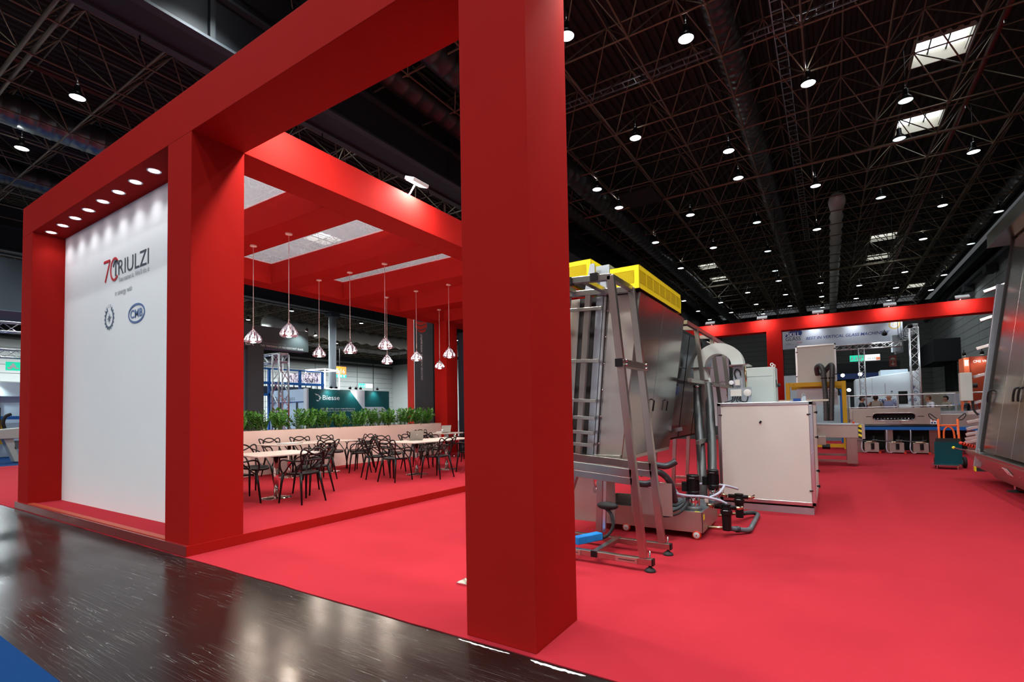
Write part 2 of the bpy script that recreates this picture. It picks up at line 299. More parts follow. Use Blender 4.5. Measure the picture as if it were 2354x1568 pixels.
# red carpet with a slightly ragged front edge
pts = []; x = -21.5
while x < 8.4: pts.append((x, 2.492+random.uniform(-0.006, 0.006), -0.006)); x += 0.18
pts += [(8.4, 2.49, -0.006), (8.4, 24.0, -0.006), (-21.5, 24.0, -0.006)]
tag(MB().prism(pts, (0, 0, 0.006)).build('floor_carpet', 'carpet_red'), 'bright red carpet of the stand beside the dark aisle', kind='structure')
tag(B(-34, -2, -0.006, -21.5, 24, -0.001).build('floor_blue', 'carpet_blue'), 'blue carpet far behind the left end of the red frame', kind='structure')
fb = tag(B(-14, -8, -0.006, 3, 0.986, -0.001).build('floor_front', 'carpet_blue'), 'blue carpet in the bottom left corner across the aisle', kind='structure')
ring = smoothpts([(-4.18, 0.70, 0.0), (-4.13, 0.735, 0.0), (-4.22, 0.735, 0.0), (-4.40, 0.66, 0.0), (-4.55, 0.58, 0.0), (-4.40, 0.61, 0.0)], 5, True)
MB().tube(ring, 0.010, 6, True).build('printed_letter', 'print_white', fb)
# chipped white paint left along the carpet edge
for (xa, xb, w0) in ((-2.0, -1.62, 0.012), (-1.48, -1.14, 0.026)):
    m = MB(); k = 26; up = []; dn = []
    for i in range(k+1):
        t = i/k; xx = xa+(xb-xa)*t; e = math.sin(math.pi*t)**0.5 if 0 < t < 1 else 0
        up.append((xx, 2.478-0.006*random.random(), -0.0055)); dn.append((xx, 2.478-0.008-w0*e*random.uniform(0.5, 1.1), -0.0055))
    m.add(up+dn, [(i, i+k+1, i+k+2, i+1) for i in range(k)]); o = m.build('paint_residue', 'paper', bpy.data.objects['floor'])
# ---------------------------------------------------------------- walls
tag(B(-10, -5.2, 0, 5, -5.0, 3.6).build('wall_fill', 'white_board'), kind='structure')  # unseen white wall added behind the camera for fill bounce and steel reflections
def wall(name, base, panels, mtl='wall_panel'):
    wo = tag(base.build(name, 'wall_dark'), kind='structure'); me = None
    for (loc, mesh) in panels:
        o = bpy.data.objects.new('panel', mesh); link(o, wo); o.location = loc
    return wo
ph, rows = 0.62, 18
pm = B(-3.62, -0.05, 0.012, 3.62, 0.05, ph-0.018).mesh('panel', 'wall_panel')
wb = wall('wall_back', B(HX0, HY1, 0, HX1, HY1+0.4, 13.2), [((HX1-3.68-7.3*c, HY1-0.03, r*ph+0.02), pm) for c in range(4) for r in range(rows)])
B(HX0, HY1-0.04, 0, HX1-29.2, HY1+0.02, 11.2).build('cladding', 'wall_panel', wb)
pm2 = B(-0.05, -2.58, 0.012, 0.05, 2.58, ph-0.018).mesh('panel', 'wall_panel')
wr = wall('wall_right', B(HX1, -16, 0, HX1+0.4, HY1, 13.2), [((HX1-0.03, HY1-2.62-5.2*c, r*ph+0.02), pm2) for c in range(8) for r in range(rows)])
pm3 = B(-0.05, -4.45, 0.012, 0.05, 4.45, ph*1.5-0.03).mesh('panel', 'wall_panel')
wl = wall('wall_left', B(HX0-0.4, -16, 0, HX0, HY1, 13.2), [((HX0+0.03, HY1-4.5-9.0*c, r*ph*1.5+0.02), pm3) for c in range(10) for r in range(12)])
MB().tube([(HX0+0.5, -10, 10.45), (HX0+0.5, HY1-0.6, 10.55)], 0.18, 8).build('pipe', 'wall_dark', wl)
for k in range(9): B(HX0+0.1, HY1-9*k-5.2, 0, HX0+0.14, HY1-9*k-5.05, 11.2).build('seam_cover', 'wall_charcoal', wl)
B(HX0+0.01, -16, 11.25, HX0+0.2, HY1, 13.2).build('dark_fascia', 'wall_dark', wl)
B(HX1-0.9, 8, 11.5, HX1-0.5, HY1, 12.1).build('crane_rail', 'girder', wr)
MB().tube([(HX1-0.5, 8, 10.75), (HX1-0.5, HY1-0.5, 10.75)], 0.22, 10).build('pipe', 'girder', wr)
for k in range(6): B(HX1-0.75, 32+k*6.5, 10.2, HX1-0.2, 33+k*6.5, 10.75).build('bracket', 'wall_dark', wr)
B(HX1-1.9, 57.5, 5.2, HX1-0.02, 66.5, 7.2).build('canopy', 'wall_dark', wr)
d1 = tag(B(HX1-0.22, 59.6, 0, HX1-0.02, 63.8, 5.3).build('door_1', 'black_rubber'), kind='structure')
B(HX1-0.28, 59.4, 0, HX1-0.02, 59.6, 5.3).build('door_frame', 'wall_dark', d1); B(HX1-0.28, 63.8, 0, HX1-0.02, 64.0, 5.3).build('door_frame', 'wall_dark', d1)
# ---------------------------------------------------------------- ceiling deck
SKY = ((3.7, 22.4, 1.55, 1.5), (3.75, 27.9, 1.55, 1.5), (3.8, 45.5, 1.55, 1.6), (3.85, 51.2, 1.55, 1.6), (-8.45, 45.7, 1.55, 1.6), (-8.45, 50.8, 1.55, 1.6), (8.1, 66, 1.55, 1.8), (-13.4, 28.1, 1.6, 1.8), (-13.4, 46, 1.6, 1.8), (-29.5, 22.2, 2.2, 1.8), (-17, 14, 1.6, 1.6), (-17, 20, 1.6, 1.6))
m = MB(); prof = []; n = int((HX1-HX0)/0.30)
for i in range(n+1):
    for (dx, dz) in ((0, 0), (0.11, 0), (0.15, 0.09), (0.26, 0.09)): prof.append((HX0+i*0.30+dx, 13.85+dz))
for (xa, za), (xb, zb) in zip(prof, prof[1:]):
    ys = [-16.0]
    for (x, y, w_, l_) in sorted(SKY, key=lambda q: q[1]):
        if x-w_/2 < (xa+xb)/2 < x+w_/2: ys += [y-l_/2, y+l_/2]
    ys.append(HY1)
    for y0, y1 in zip(ys[::2], ys[1::2]): m.quad((xa, y0, za), (xa, y1, za), (xb, y1, zb), (xb, y0, zb))
ceil = tag(m.build('ceiling', 'deck'), kind='structure')
# ---------------------------------------------------------------- double layer space frame
GX, GY, SX, SY = -2.387, 15.876, 2.104, 2.327
bars = []
I0, I1, J0, J1 = -34, 5, -10, 23
def bn(i, j): return Vector((GX+SX*i, GY+SY*j, HC))
def tn(i, j): return Vector((GX+SX*(i+0.5), GY+SY*(j+0.5), HT))
for i in range(I0, I1+1):
    for j in range(J0, J1+1):
        if i < I1: bars.append(('bottom_chord', bn(i, j), bn(i+1, j), 0.032)); 
        if j < J1: bars.append(('bottom_chord', bn(i, j), bn(i, j+1), 0.032))
        if i < I1: bars.append(('top_chord', tn(i, j), tn(i+1, j), 0.028))
        if j < J1: bars.append(('top_chord', tn(i, j), tn(i, j+1), 0.028))
        for a in (-1, 0):
            for b in (-1, 0): bars.append(('diagonal', bn(i, j), tn(i+a, j+b), 0.022))
for j in (-5, 4, 13):
    for i in range(I0, I1):
        for dz, dy in ((0.09, 0.28), (-0.02, -0.02)): bars.append(('heavy_chord', bn(i, j)+Vector((0, dy, dz)), bn(i+1, j)+Vector((0, dy, dz)), 0.058))
sf = thing('space_frame', (0, 20, HC), 'dark steel space frame of thin tubes under the whole hall roof', 'roof truss')
unit = MB().tube([(0, 0, 0), (0, 0, 1)], 1.0, 6, cap=False).mesh('bar', 'truss_steel', True)
scored = []
for q in bars:
    a, b = project(q[1]), project(q[2]); s = -1
    if a and b and q[1].y > 2 and max(a[2], b[2]) < 70:
        ins = lambda p: -60 < p[0] < 2414 and -60 < p[1] < 760
        if ins(a) and ins(b): s = math.hypot(a[0]-b[0], a[1]-b[1])*q[3]*1000/(a[2]+b[2])
    scored.append((s, q))
order = sorted(range(len(scored)), key=lambda i: -scored[i][0]); near = set(order[:290])
rest = MB()
for i, (s, (nm, p, q, r)) in enumerate(scored):
    if i in near:
        o = bpy.data.objects.new(nm, unit); link(o, sf); d = q-p
        o.rotation_euler = d.to_track_quat('Z', 'Y').to_euler(); o.location = p-Vector((0, 20, HC)); o.scale = (r, r, d.length)
    else: rest.tube([p, q], r, 5, cap=False)
tag(rest.build('remaining_bars', 'truss_steel', sf, smooth=True), kind='stuff')
nd = MB()
for i in range(-14, I1+1):
    for j in range(-6, 12): nd.sphere(bn(i, j), 0.075, 6, 4); nd.sphere(tn(i, j), 0.065, 6, 4)
tag(nd.build('node_balls', 'truss_steel', sf, smooth=True), kind='stuff')
# ---------------------------------------------------------------- girders
def girder(x0, x1, zb, label, ya=-16, yb=HY1):
    g = thing('roof_girder', ((x0+x1)/2, 10, zb), label, 'girder')
    B(x0+0.18, ya, zb+0.06, x1-0.18, yb, zb+2.6).build('web_box', 'girder', g)
    B(x0, ya, zb, x0+0.24, yb, zb+0.07).build('flange', 'girder_flange', g); B(x1-0.24, ya, zb, x1, yb, zb+0.07).build('flange', 'girder_flange', g)
    B(x0, ya, zb+1.25, x1, yb, zb+1.33).build('rib', 'girder_flange', g)
    for k in range(10):
        B(x1-0.18, ya+4+k*9, zb+0.07, x1-0.05, ya+4.12+k*9, zb+2.6).build('stiffener', 'girder', g)
        if k < 6: MB().tube([(x0+0.12, ya+6+k*5, zb), (x0+0.12, ya+6+k*5, zb-0.28)], 0.02, 5).build('hook', 'lamp_black', g)
    return g
girder(-13.5, -12.15, 10.4, 'massive dark roof girder running over the lounge canopy')
g2 = girder(-37.6, -36.4, 10.4, 'black roof girder resting on pale columns far behind the lounge')
for (y0, lab) in ((28.64, 'pale grey hall column rising behind the glowing cube outline'), (62, 'pale grey hall column farther back to the right of the exit sign')):
    c = thing('hall_column', (-37, y0, 0), lab, 'column'); MB().tube([(-37, y0, 0), (-37, y0, 10.4)], 0.32, 16).build('shaft', 'column_paint', c, smooth=True)
    B(-37.45, y0-0.45, 10.1, -36.55, y0+0.45, 10.4).build('capital', 'girder_flange', c)
# ---------------------------------------------------------------- ducts
def duct(x, z, r, ya, yb, mtl, label, step=0.36):
    t = thing('air_duct', (x, ya, z), label, 'duct'); P = []; R = []; y = ya
    while y < yb: P += [(x, y, z), (x, y+step*0.8, z), (x, y+step*0.84, z), (x, y+step*0.96, z)]; R += [r, r, r*1.035, r*1.035]; y += step
    MB().tube(P, R, 18).build('ribbed_tube', mtl, t, smooth=True)
    for k in range(int((yb-ya)/9)): MB().tube([(x, ya+4+9*k, z+r), (x, ya+4+9*k, 13.8)], 0.012, 4).build('hanger', 'lamp_black', t)
duct(-2.30, 12.80, 0.40, 5, 71, 'duct', 'long round ribbed air duct running down the hall right of the red pillar')
duct(-24.9, 12.75, 0.55, 1, 60, 'duct_light', 'shiny ribbed air duct above the left end of the red frame', 0.5)
duct(-31.3, 12.75, 0.55, 1, 60, 'duct', 'dim ribbed air duct farther left beyond the shiny one', 0.5)
duct(-9.6, 12.2, 0.46, 8, 71, 'duct', 'inner one of two parallel air ducts above the yellow machine guards', 0.6)
duct(-11.4, 12.2, 0.42, 8, 71, 'duct', 'outer one of two parallel air ducts above the yellow machine guards', 0.6)
duct(8.6, 12.9, 0.45, 8, 71, 'duct', 'dark air duct along the right hall wall', 0.6)
for (x, z, lab) in ((-21.3, 12.8, 'dark red sprinkler pipe under the roof at upper left'), (4.77, 12.8, 'dark red sprinkler pipe under the roof at upper right')):
    t = thing('sprinkler_pipe', (x, 2, z), lab, 'pipe'); MB().tube([(x, 2, z), (x, 70, z)], 0.07, 8).build('tube', 'pipe_red', t, smooth=True)
    for k in range(12): MB().tube([(x, 5+5*k, z-0.02), (x, 5+5*k, z-0.16)], 0.03, 6).build('nozzle', 'bright_steel', t)
def sausage(x, z, ya, yb, r, label):
    t = thing('textile_duct', (x, ya, z), label, 'air hose'); P = [(x, ya, z), (x, ya+0.4, z)]; R = [0.02, r*1.0]; y = ya+0.9; k = 0
    while y < yb: P.append((x, y, z)); R.append(r*(1.15 if k == 0 else (1.0 if k % 2 else 0.72))); y += 0.85; k += 1
    MB().tube(P, R, 14).build('sleeve', 'fabric_white', t, smooth=True)
    for q in range(8): MB().tube([(x, ya+1+q*4, z+r*0.8), (x, ya+1+q*4, 13.8)], 0.012, 4).build('hanger', 'lamp_black', t)
sausage(0.72, 12.5, 31.2, 71, 0.36, 'white inflated fabric duct hanging under the roof at right')
sausage(-51.0, 11.4, 30.5, 70, 0.9, 'pale fabric duct under the roof behind the pendant lamps')
t = thing('acoustic_panel', (-7.6, 24.2, 11.95), 'dark flat acoustic panel hung in the roof truss', 'panel'); B(-8.4, 23.3, 11.9, -6.75, 25.1, 11.96).build('board', 'wall_dark', t)
for (a, b) in ((-8.4, 23.3), (-6.75, 23.3), (-8.4, 25.1), (-6.75, 25.1)): MB().tube([(a, b, 11.95), (a, b, 13.4)], 0.012, 4).build('hanger', 'lamp_black', t)
# cable trays
def tray(p0, p1, label):
    t = thing('cable_tray', p0, label, 'cable tray'); p0, p1 = Vector(p0), Vector(p1); d = (p1-p0).normalized(); s = d.cross(Vector((0, 0, 1)))*0.15; m = MB()
    m.bar(p0+s, p1+s, 0.05, 0.03, (0, 0, 1)); m.bar(p0-s, p1-s, 0.05, 0.03, (0, 0, 1)); L = (p1-p0).length; k = 0.0
    while k < L: m.bar(p0+d*k+s, p0+d*k-s, 0.03, 0.03, (0, 0, 1)); k += 0.42
    m.build('ladder', 'galvanised', t)
tray((-10, 16.9, 13.0), (1.4, 16.9, 13.0), 'ladder cable tray crossing the roof above the round duct')
tray((-0.9, 12, 13.0), (-0.9, 40, 13.0), 'ladder cable tray running along the roof right of the round duct')
# ---------------------------------------------------------------- skylights
n = 0
for (x, y, w_, l_) in SKY:
    n += 1; m = MB(); x0, x1, y0, y1 = x-w_/2, x+w_/2, y-l_/2, y+l_/2
    win = tag(m.box(x0, y0, 14.22, x1, y1, 14.26).build('window_%d' % n, 'sky_glow'), kind='structure')
    f = MB()
    for (a, b, c, d) in ((x0-0.04, y0, x0, y1), (x1, y0, x1+0.04, y1), (x0-0.04, y0-0.04, x1+0.04, y0), (x0-0.04, y1, x1+0.04, y1+0.04)): f.box(a, b, 13.78, c, d, 14.24)
    f.build('light_well', 'beige', win)
    for k in (1, 2): B(x0+w_*k/3-0.02, y0, 14.12, x0+w_*k/3+0.02, y1, 14.17).build('glazing_bar', 'wall_dark', win)
# ---------------------------------------------------------------- hall lamps
def lamp_proto(mtl, e, leak=0.016, cone=2.35):
    t = thing('hall_lamp', (0, 0, 0)); t.location = (0, 0, 0)
    MB().lathe([(0.05, 0.42), (0.075, 0.40), (0.085, 0.22), (0.10, 0.18), (0.17, 0.10), (0.215, 0.0), (0.205, 0.0), (0.16, 0.09), (0.09, 0.17)], n=20).build('housing', 'lamp_black', t, smooth=True)
    MB().lathe([(0.0, 0.012), (0.20, 0.012)], n=20).build('bright_mouth', mtl, t)
    MB().tube([(0, 0, 0.42), (0, 0, 2.36)], 0.012, 5).build('hanger', 'lamp_black', t)
    light('lamp_light', 'SPOT', (0, 0, -0.03), t, e, (0.90, 0.97, 1.0), spot=cone, blend=0.7, soft=0.16)
    light('stray_light', 'POINT', (0, 0, 0.55), t, e*leak, (0.95, 0.98, 1.0), soft=0.05)
    return t
LAMPS = [(-2.96, 13.84), (-0.21, 17.94), (-5.75, 17.92), (-3.0, 20.93), (2.49, 20.8), (2.59, 23.68), (5.24, 26.65), (-3.04, 23.66), (-8.63, 21.14), (-8.54, 23.7), (-5.79, 26.77), (-3.0, 29.98), (-0.19, 26.56),
         (2.46, 29.93), (5.21, 32.98), (7.89, 35.8), (-8.56, 29.98), (-5.83, 33.12), (-3.03, 35.96), (-0.26, 33.19), (5.18, 38.99), (7.9, 42.0), (-8.68, 36.57), (-3.06, 41.49), (-3.09, 44.96), (-19.59, 5.67), (-25.0, 5.64), (-5.64, 11.93)]
DIM = {4, 5, 11, 13, 15, 18, 21, 23}
extra = []; big = []
for i in range(-6, 5):
    for j in range(-9, 20):
        if (i+j) % 2: continue
        x, y = -3+2.73*i, 14.9+3.0*j
        p = project((x, y, 11.5)); vis = p and -30 < p[0] < 2384 and -30 < p[1] < 1568
        if (vis and y < 46) or (not vis and y > 24) or y > 62: continue
        extra.append((x, y))
for i in range(7):
    for j in range(9):
        x, y = (-19.4, -27.6, -32.0, -43.5, -51.0, -58.5, -67.0)[i], -5+8.5*j
        p = project((x, y, 11.5)); vis = p and -30 < p[0] < 2384 and -30 < p[1] < 1568
        if vis and p[1] < 430: continue
        big.append((x, y))
pa = lamp_proto('lamp_glow', LAMP_W); pb = lamp_proto('lamp_dim', LAMP_W*0.35); pc = lamp_proto('lamp_glow', LEFT_W, 0.0008, 3.0); pe = lamp_proto('lamp_glow', MID_W, 0.004); pd = lamp_proto('lamp_glow', AISLE_W)
first = {0: True, 1: True, 2: True, 3: True, 4: True}
NL = len(LAMPS)+len(extra)
for k, (x, y) in enumerate(LAMPS+extra+big):
    d = (2 if x < -40 else 4) if k >= NL else (1 if (k in DIM) else (3 if y < 9 and x > -16 else 0)); pr = (pa, pb, pc, pd, pe)[d]
    o = pr if first[d] else copy_tree(pr); first[d] = False; o.location = (x, y, 11.5)
    tag(o, ('bright round high-bay lamp under the near hall roof', 'dim greenish high-bay lamp under the hall roof', 'bright high-bay lamp under the roof of the left hall half', 'bright high-bay lamp over the aisle', 'bright high-bay lamp above the neighbouring stands')[d], 'lamp', ('bright hall lamps', 'dim hall lamps', 'left hall lamps', 'aisle lamps', 'neighbour lamps')[d])
# ================================================================ RED STAND ARCHITECTURE
ZB, ZT = 4.386, 4.87           # underside and top of the beams
YF = 2.525                     # front face of the portal
def red(name, parent, *a): return B(*a).build(name, 'red_paint', parent, bevel=0.004)
pf = thing('portal_frame', (-6, 2.8, 0), 'big red painted portal frame with canopy grid at the front of the stand', 'portal')
red('column', pf, -11.05, YF, 0.1, -10.553, 3.08, ZB); red('column', pf, -6.02, YF, 0.1, -5.502, 3.08, ZB)
red('pillar', pf, -1.978, 2.532, 0.0, -1.474, 3.082, ZB)
red('beam', pf, -11.05, YF, ZB, -1.474, 3.08, ZT)
red('side_beam', pf, -6.02, 3.08, ZB, -5.502, 14.2, ZT); red('side_beam', pf, -11.05, 3.08, ZB, -10.553, 14.2, ZT)
BY = [(4.535, 5.113), (6.53, 7.12), (8.51, 9.165), (10.5, 11.13), (12.5, 13.1)]
for (a, b) in BY: red('cross_beam', pf, -10.553, a, ZB, -6.02, b, ZT)
ys = [3.08]+[v for p in BY for v in p]+[14.2]
for a, b in zip(ys[::2], ys[1::2]):
    B(-10.553, a, 4.842, -6.02, b, 4.846).build('scrim_panel', 'scrim', pf)
red('corner_post', pf, -10.88, 12.4, 0.1, -10.37, 12.95, ZB); red('end_beam', pf, -10.553, 13.65, ZB, -6.02, 14.2, ZT)
red('corner_post', pf, -6.02, 13.65, 0.1, -5.502, 14.2, ZB)
# navy end wall of the lounge
tag(B(-10.37, 13.0, 0.1, -5.6, 13.12, 4.06).build('wall_lounge', 'navy', bevel=0.003), kind='structure')
# platform with skirting
tag(B(-11.05, 2.52, 0, -5.515, 14.2, 0.103).build('floor_platform', 'carpet_red'), kind='structure')
bf = tag(B(-11.09, 2.497, 0.004, -9.12, 2.52, 0.103).build('baseboard_front', 'skirting', bevel=0.002), kind='structure')
B(-9.116, 2.497, 0.004, -7.2, 2.52, 0.103).build('skirting_board', 'skirting', bf, bevel=0.002); B(-7.196, 2.497, 0.004, -5.503, 2.52, 0.103).build('skirting_board', 'skirting', bf, bevel=0.002)
tag(B(-5.515, 2.5, 0.0, -5.497, 14.2, 0.106).build('baseboard_side', 'red_paint', bevel=0.002), kind='structure')
# shelf edge strip between the columns
tag(B(-10.553, 2.525, 0.103, -6.02, 2.60, 0.112).build('trim_1', 'orange_dark'), kind='structure')
# ---------------------------------------------------------------- white logo wall
wf = tag(B(-10.553, 2.93, 0.103, -6.02, 3.0, ZB).build('wall_front', 'white_board'), 'white wall with company logos set back inside the red frame', kind='structure')
Yw = 2.928
def poly_xz(name, pts, mtl, parent, y=Yw, t=0.003): return MB().prism([(x, y, z) for x, z in pts], (0, -t, 0)).build(name, mtl, parent)
def strip_xz(name, pts, w_, mtl, parent, y=Yw, closed=False):
    m = MB(); P = [Vector((x, y-0.002, z)) for x, z in pts]; n = len(P)
    for i in range(n if closed else n-1):
        a, b = P[i], P[(i+1) % n]; m.bar(a, b, w_, 0.003, Vector((b.z-a.z, 0, a.x-b.x)) if (b-a).length > 0 else (1, 0, 0))
    return m.build(name, mtl, parent)
def arc(cx, cz, rx, rz, a0, a1, n=24): return [(cx+rx*math.cos(math.radians(a0+(a1-a0)*i/n)), cz+rz*math.sin(math.radians(a0+(a1-a0)*i/n))) for i in range(n+1)]
strip_xz('logo_seven', [(-8.955, 3.70), (-8.735, 3.70), (-8.90, 3.40)], 0.036, 'print_red', wf)
strip_xz('logo_zero', arc(-8.575, 3.545, 0.135, 0.155, 40, 318, 30), 0.036, 'print_red', wf)
strip_xz('logo_letter', [(-8.535, 3.44), (-8.535, 3.655)], 0.036, 'print_grey', wf)
strip_xz('logo_letter', [(-8.625, 3.585), (-8.575, 3.655), (-8.50, 3.655), (-8.455, 3.60)], 0.032, 'print_grey', wf)
text('logo_lettering', 'RIULZI', 'print_grey', wf, (-8.445, Yw, 3.437), FRONT, width=0.955, height=0.212, bold=0.0)
text('logo_tagline', "You name it, We'll do it", 'print_pale', wf, (-8.44, Yw, 3.335), FRONT, width=0.97, height=0.085)
text('lettering', 'in sinergy with', 'print_pale', wf, (-8.55, Yw, 3.155), FRONT, width=0.56, height=0.10)
# gear emblem
g = MB(); gc = (-8.738, 2.858); 
P = [Vector((gc[0]+0.135*math.cos(t), Yw-0.002, gc[1]+0.135*math.sin(t))) for t in [math.radians(-245+310*i/40) for i in range(41)]]
for a, b in zip(P, P[1:]): g.bar(a, b, 0.024, 0.003, Vector((b.z-a.z, 0, a.x-b.x)))
for i in range(15):
    t = math.radians(-240+300*i/14); c = Vector((gc[0]+0.155*math.cos(t), Yw-0.002, gc[1]+0.155*math.sin(t))); e = Vector((math.cos(t), 0, math.sin(t)))
    g.bar(c-e*0.016, c+e*0.016, 0.026, 0.003, Vector((-e.z, 0, e.x)))
g.build('gear_emblem', 'print_steel', wf)
for i in range(8):
    t = math.pi/4*i+0.15; L = 0.085 if i % 2 == 0 else 0.06; e = Vector((math.cos(t), 0, math.sin(t))); c = Vector((gc[0], Yw-0.002, gc[1])); s = Vector((-e.z, 0, e.x))*0.010
    MB().prism([c+e*0.012+s, c+e*0.012-s, c+e*L], (0, -0.002, 0)).build('star_ray', 'print_steel', wf)
for i, ch in enumerate('TECBI'):
    t = math.radians(140-20*i*1.0); text('gear_letter', ch, 'print_steel', wf, (gc[0]+0.165*math.cos(t), Yw, gc[1]+0.165*math.sin(t)-0.01), (math.pi/2, -(t-math.pi/2), 0), height=0.045, align='CENTER')
# oval emblem
strip_xz('oval_emblem', arc(-7.845, 2.822, 0.243, 0.122, 0, 360, 40), 0.026, 'print_blue', wf)
text('oval_letters', 'CMB', 'print_blue', wf, (-8.035, Yw, 2.768), FRONT, width=0.375, height=0.115, bold=0.02)
# recessed downlights
dl = thing('downlight', (0, 0, 0)); MB().lathe([(0.058, 0.0), (0.075, -0.006), (0.078, 0.0), (0.058, 0.0)], n=24).build('trim_ring', 'white_gloss', dl, smooth=True)
MB().lathe([(0.0, -0.003), (0.056, -0.003)], n=24).build('lens', 'down_glow', dl)
light('downlight_light', 'SPOT', (0, 0, -0.015), dl, DOWN_W, (0.90, 0.94, 1.0), aim=(0, 0.16, -1), spot=2.0, blend=1.0, soft=0.05)
names = ['leftmost', 'second from left', 'third from left', 'fourth from left', 'fourth from right', 'third from right', 'second from right', 'rightmost']
for i in range(8):
    o = dl if i == 0 else copy_tree(dl); o.location = (-10.354+0.5103*i, 2.697, ZB); tag(o, 'recessed downlight above the white logo wall, %s of the eight' % names[i], 'downlight', 'downlights over the logo wall')
# ---------------------------------------------------------------- floodlights
def flood(base, head, aim, label, e, mtl='white_gloss', size=(0.34, 0.20), added_visor=False):
    t = thing('floodlight', base, label, 'floodlight', 'floodlights on the stand beams'); h = Vector(head); a = Vector(aim).normalized()
    u, v = perp(a); 
    if abs(u.z) > abs(v.z): u, v = v, u
    MB().bar(h-a*0.055, h, size[0], size[1], u).build('housing', mtl, t, bevel=0.006)
    MB().bar(h+a*0.001, h+a*0.004, size[0]*0.86, size[1]*0.82, u).build('lens', 'flood_glow', t)
    MB().bar(base, h-a*0.05, 0.025, 0.012).build('arm', mtl, t)
    if added_visor: MB().bar(h+Vector((0, -0.15, 0.03)), h+Vector((0, -0.15, -0.30)), size[0]*1.1, 0.006, (1, 0, 0)).build('added_visor', 'lamp_black', t)  # unseen plate added to block the lens reflection in the aisle floor
    light('flood_light', 'AREA', h+a*0.02, t, e, (1.0, 0.96, 0.90), aim=a, size=size[0]*0.8, size_y=size[1]*0.8)
flood((-5.72, 5.86, ZT), (-5.33, 5.70, 4.99), (-0.40, 0.0, -1), 'glaring floodlight on the side beam of the red canopy', FLOOD_W)
flood((-5.72, 9.5, ZT), (-5.30, 9.5, 5.0), (0.25, 0, -1), 'floodlight on the canopy side beam hidden behind the red pillar', FLOOD_W)
for x, lab in ((-5.05, 'above the left opening corner'), (-3.3, 'above the middle of the entrance'), (-1.30, 'at the right end of the beam')):
    flood((x, 3.0, ZT), (x, 3.36, 5.02), (0.05, 0.35, -1), 'floodlight behind the portal beam %s' % lab, FLOOD_W, added_visor=True)
# ---------------------------------------------------------------- rear portal
bp = thing('rear_portal', (0, 22.3, 0), 'far red portal beam lit by floodlights at the back of the stand', 'portal')
red('beam', bp, -9.5, 22.06, 4.40, 7.2, 22.6, ZT); red('post', bp, -2.02, 22.06, 0.0, -1.495, 22.6, 4.40); red('post', bp, 6.7, 22.06, 0, 7.2, 22.6, 4.40); red('post', bp, -9.5, 22.06, 0, -9.0, 22.6, 4.4)
for x, lab in ((-8.2, 'hidden behind the washing machine'), (-6.1, 'behind the yellow guard'), (-4.05, 'leftmost in view'), (-2.12, 'beside the red post'), (-0.25, 'right of the red post'), (1.9, 'over the blue-lettered banner'), (3.81, 'rightmost near the ladder')):
    flood((x, 22.2, ZT), (x, 21.76, 4.90), (0, 0.75, -1), 'floodlight on the far red beam, %s' % lab, FLOOD_W*0.22, size=(0.36, 0.17))
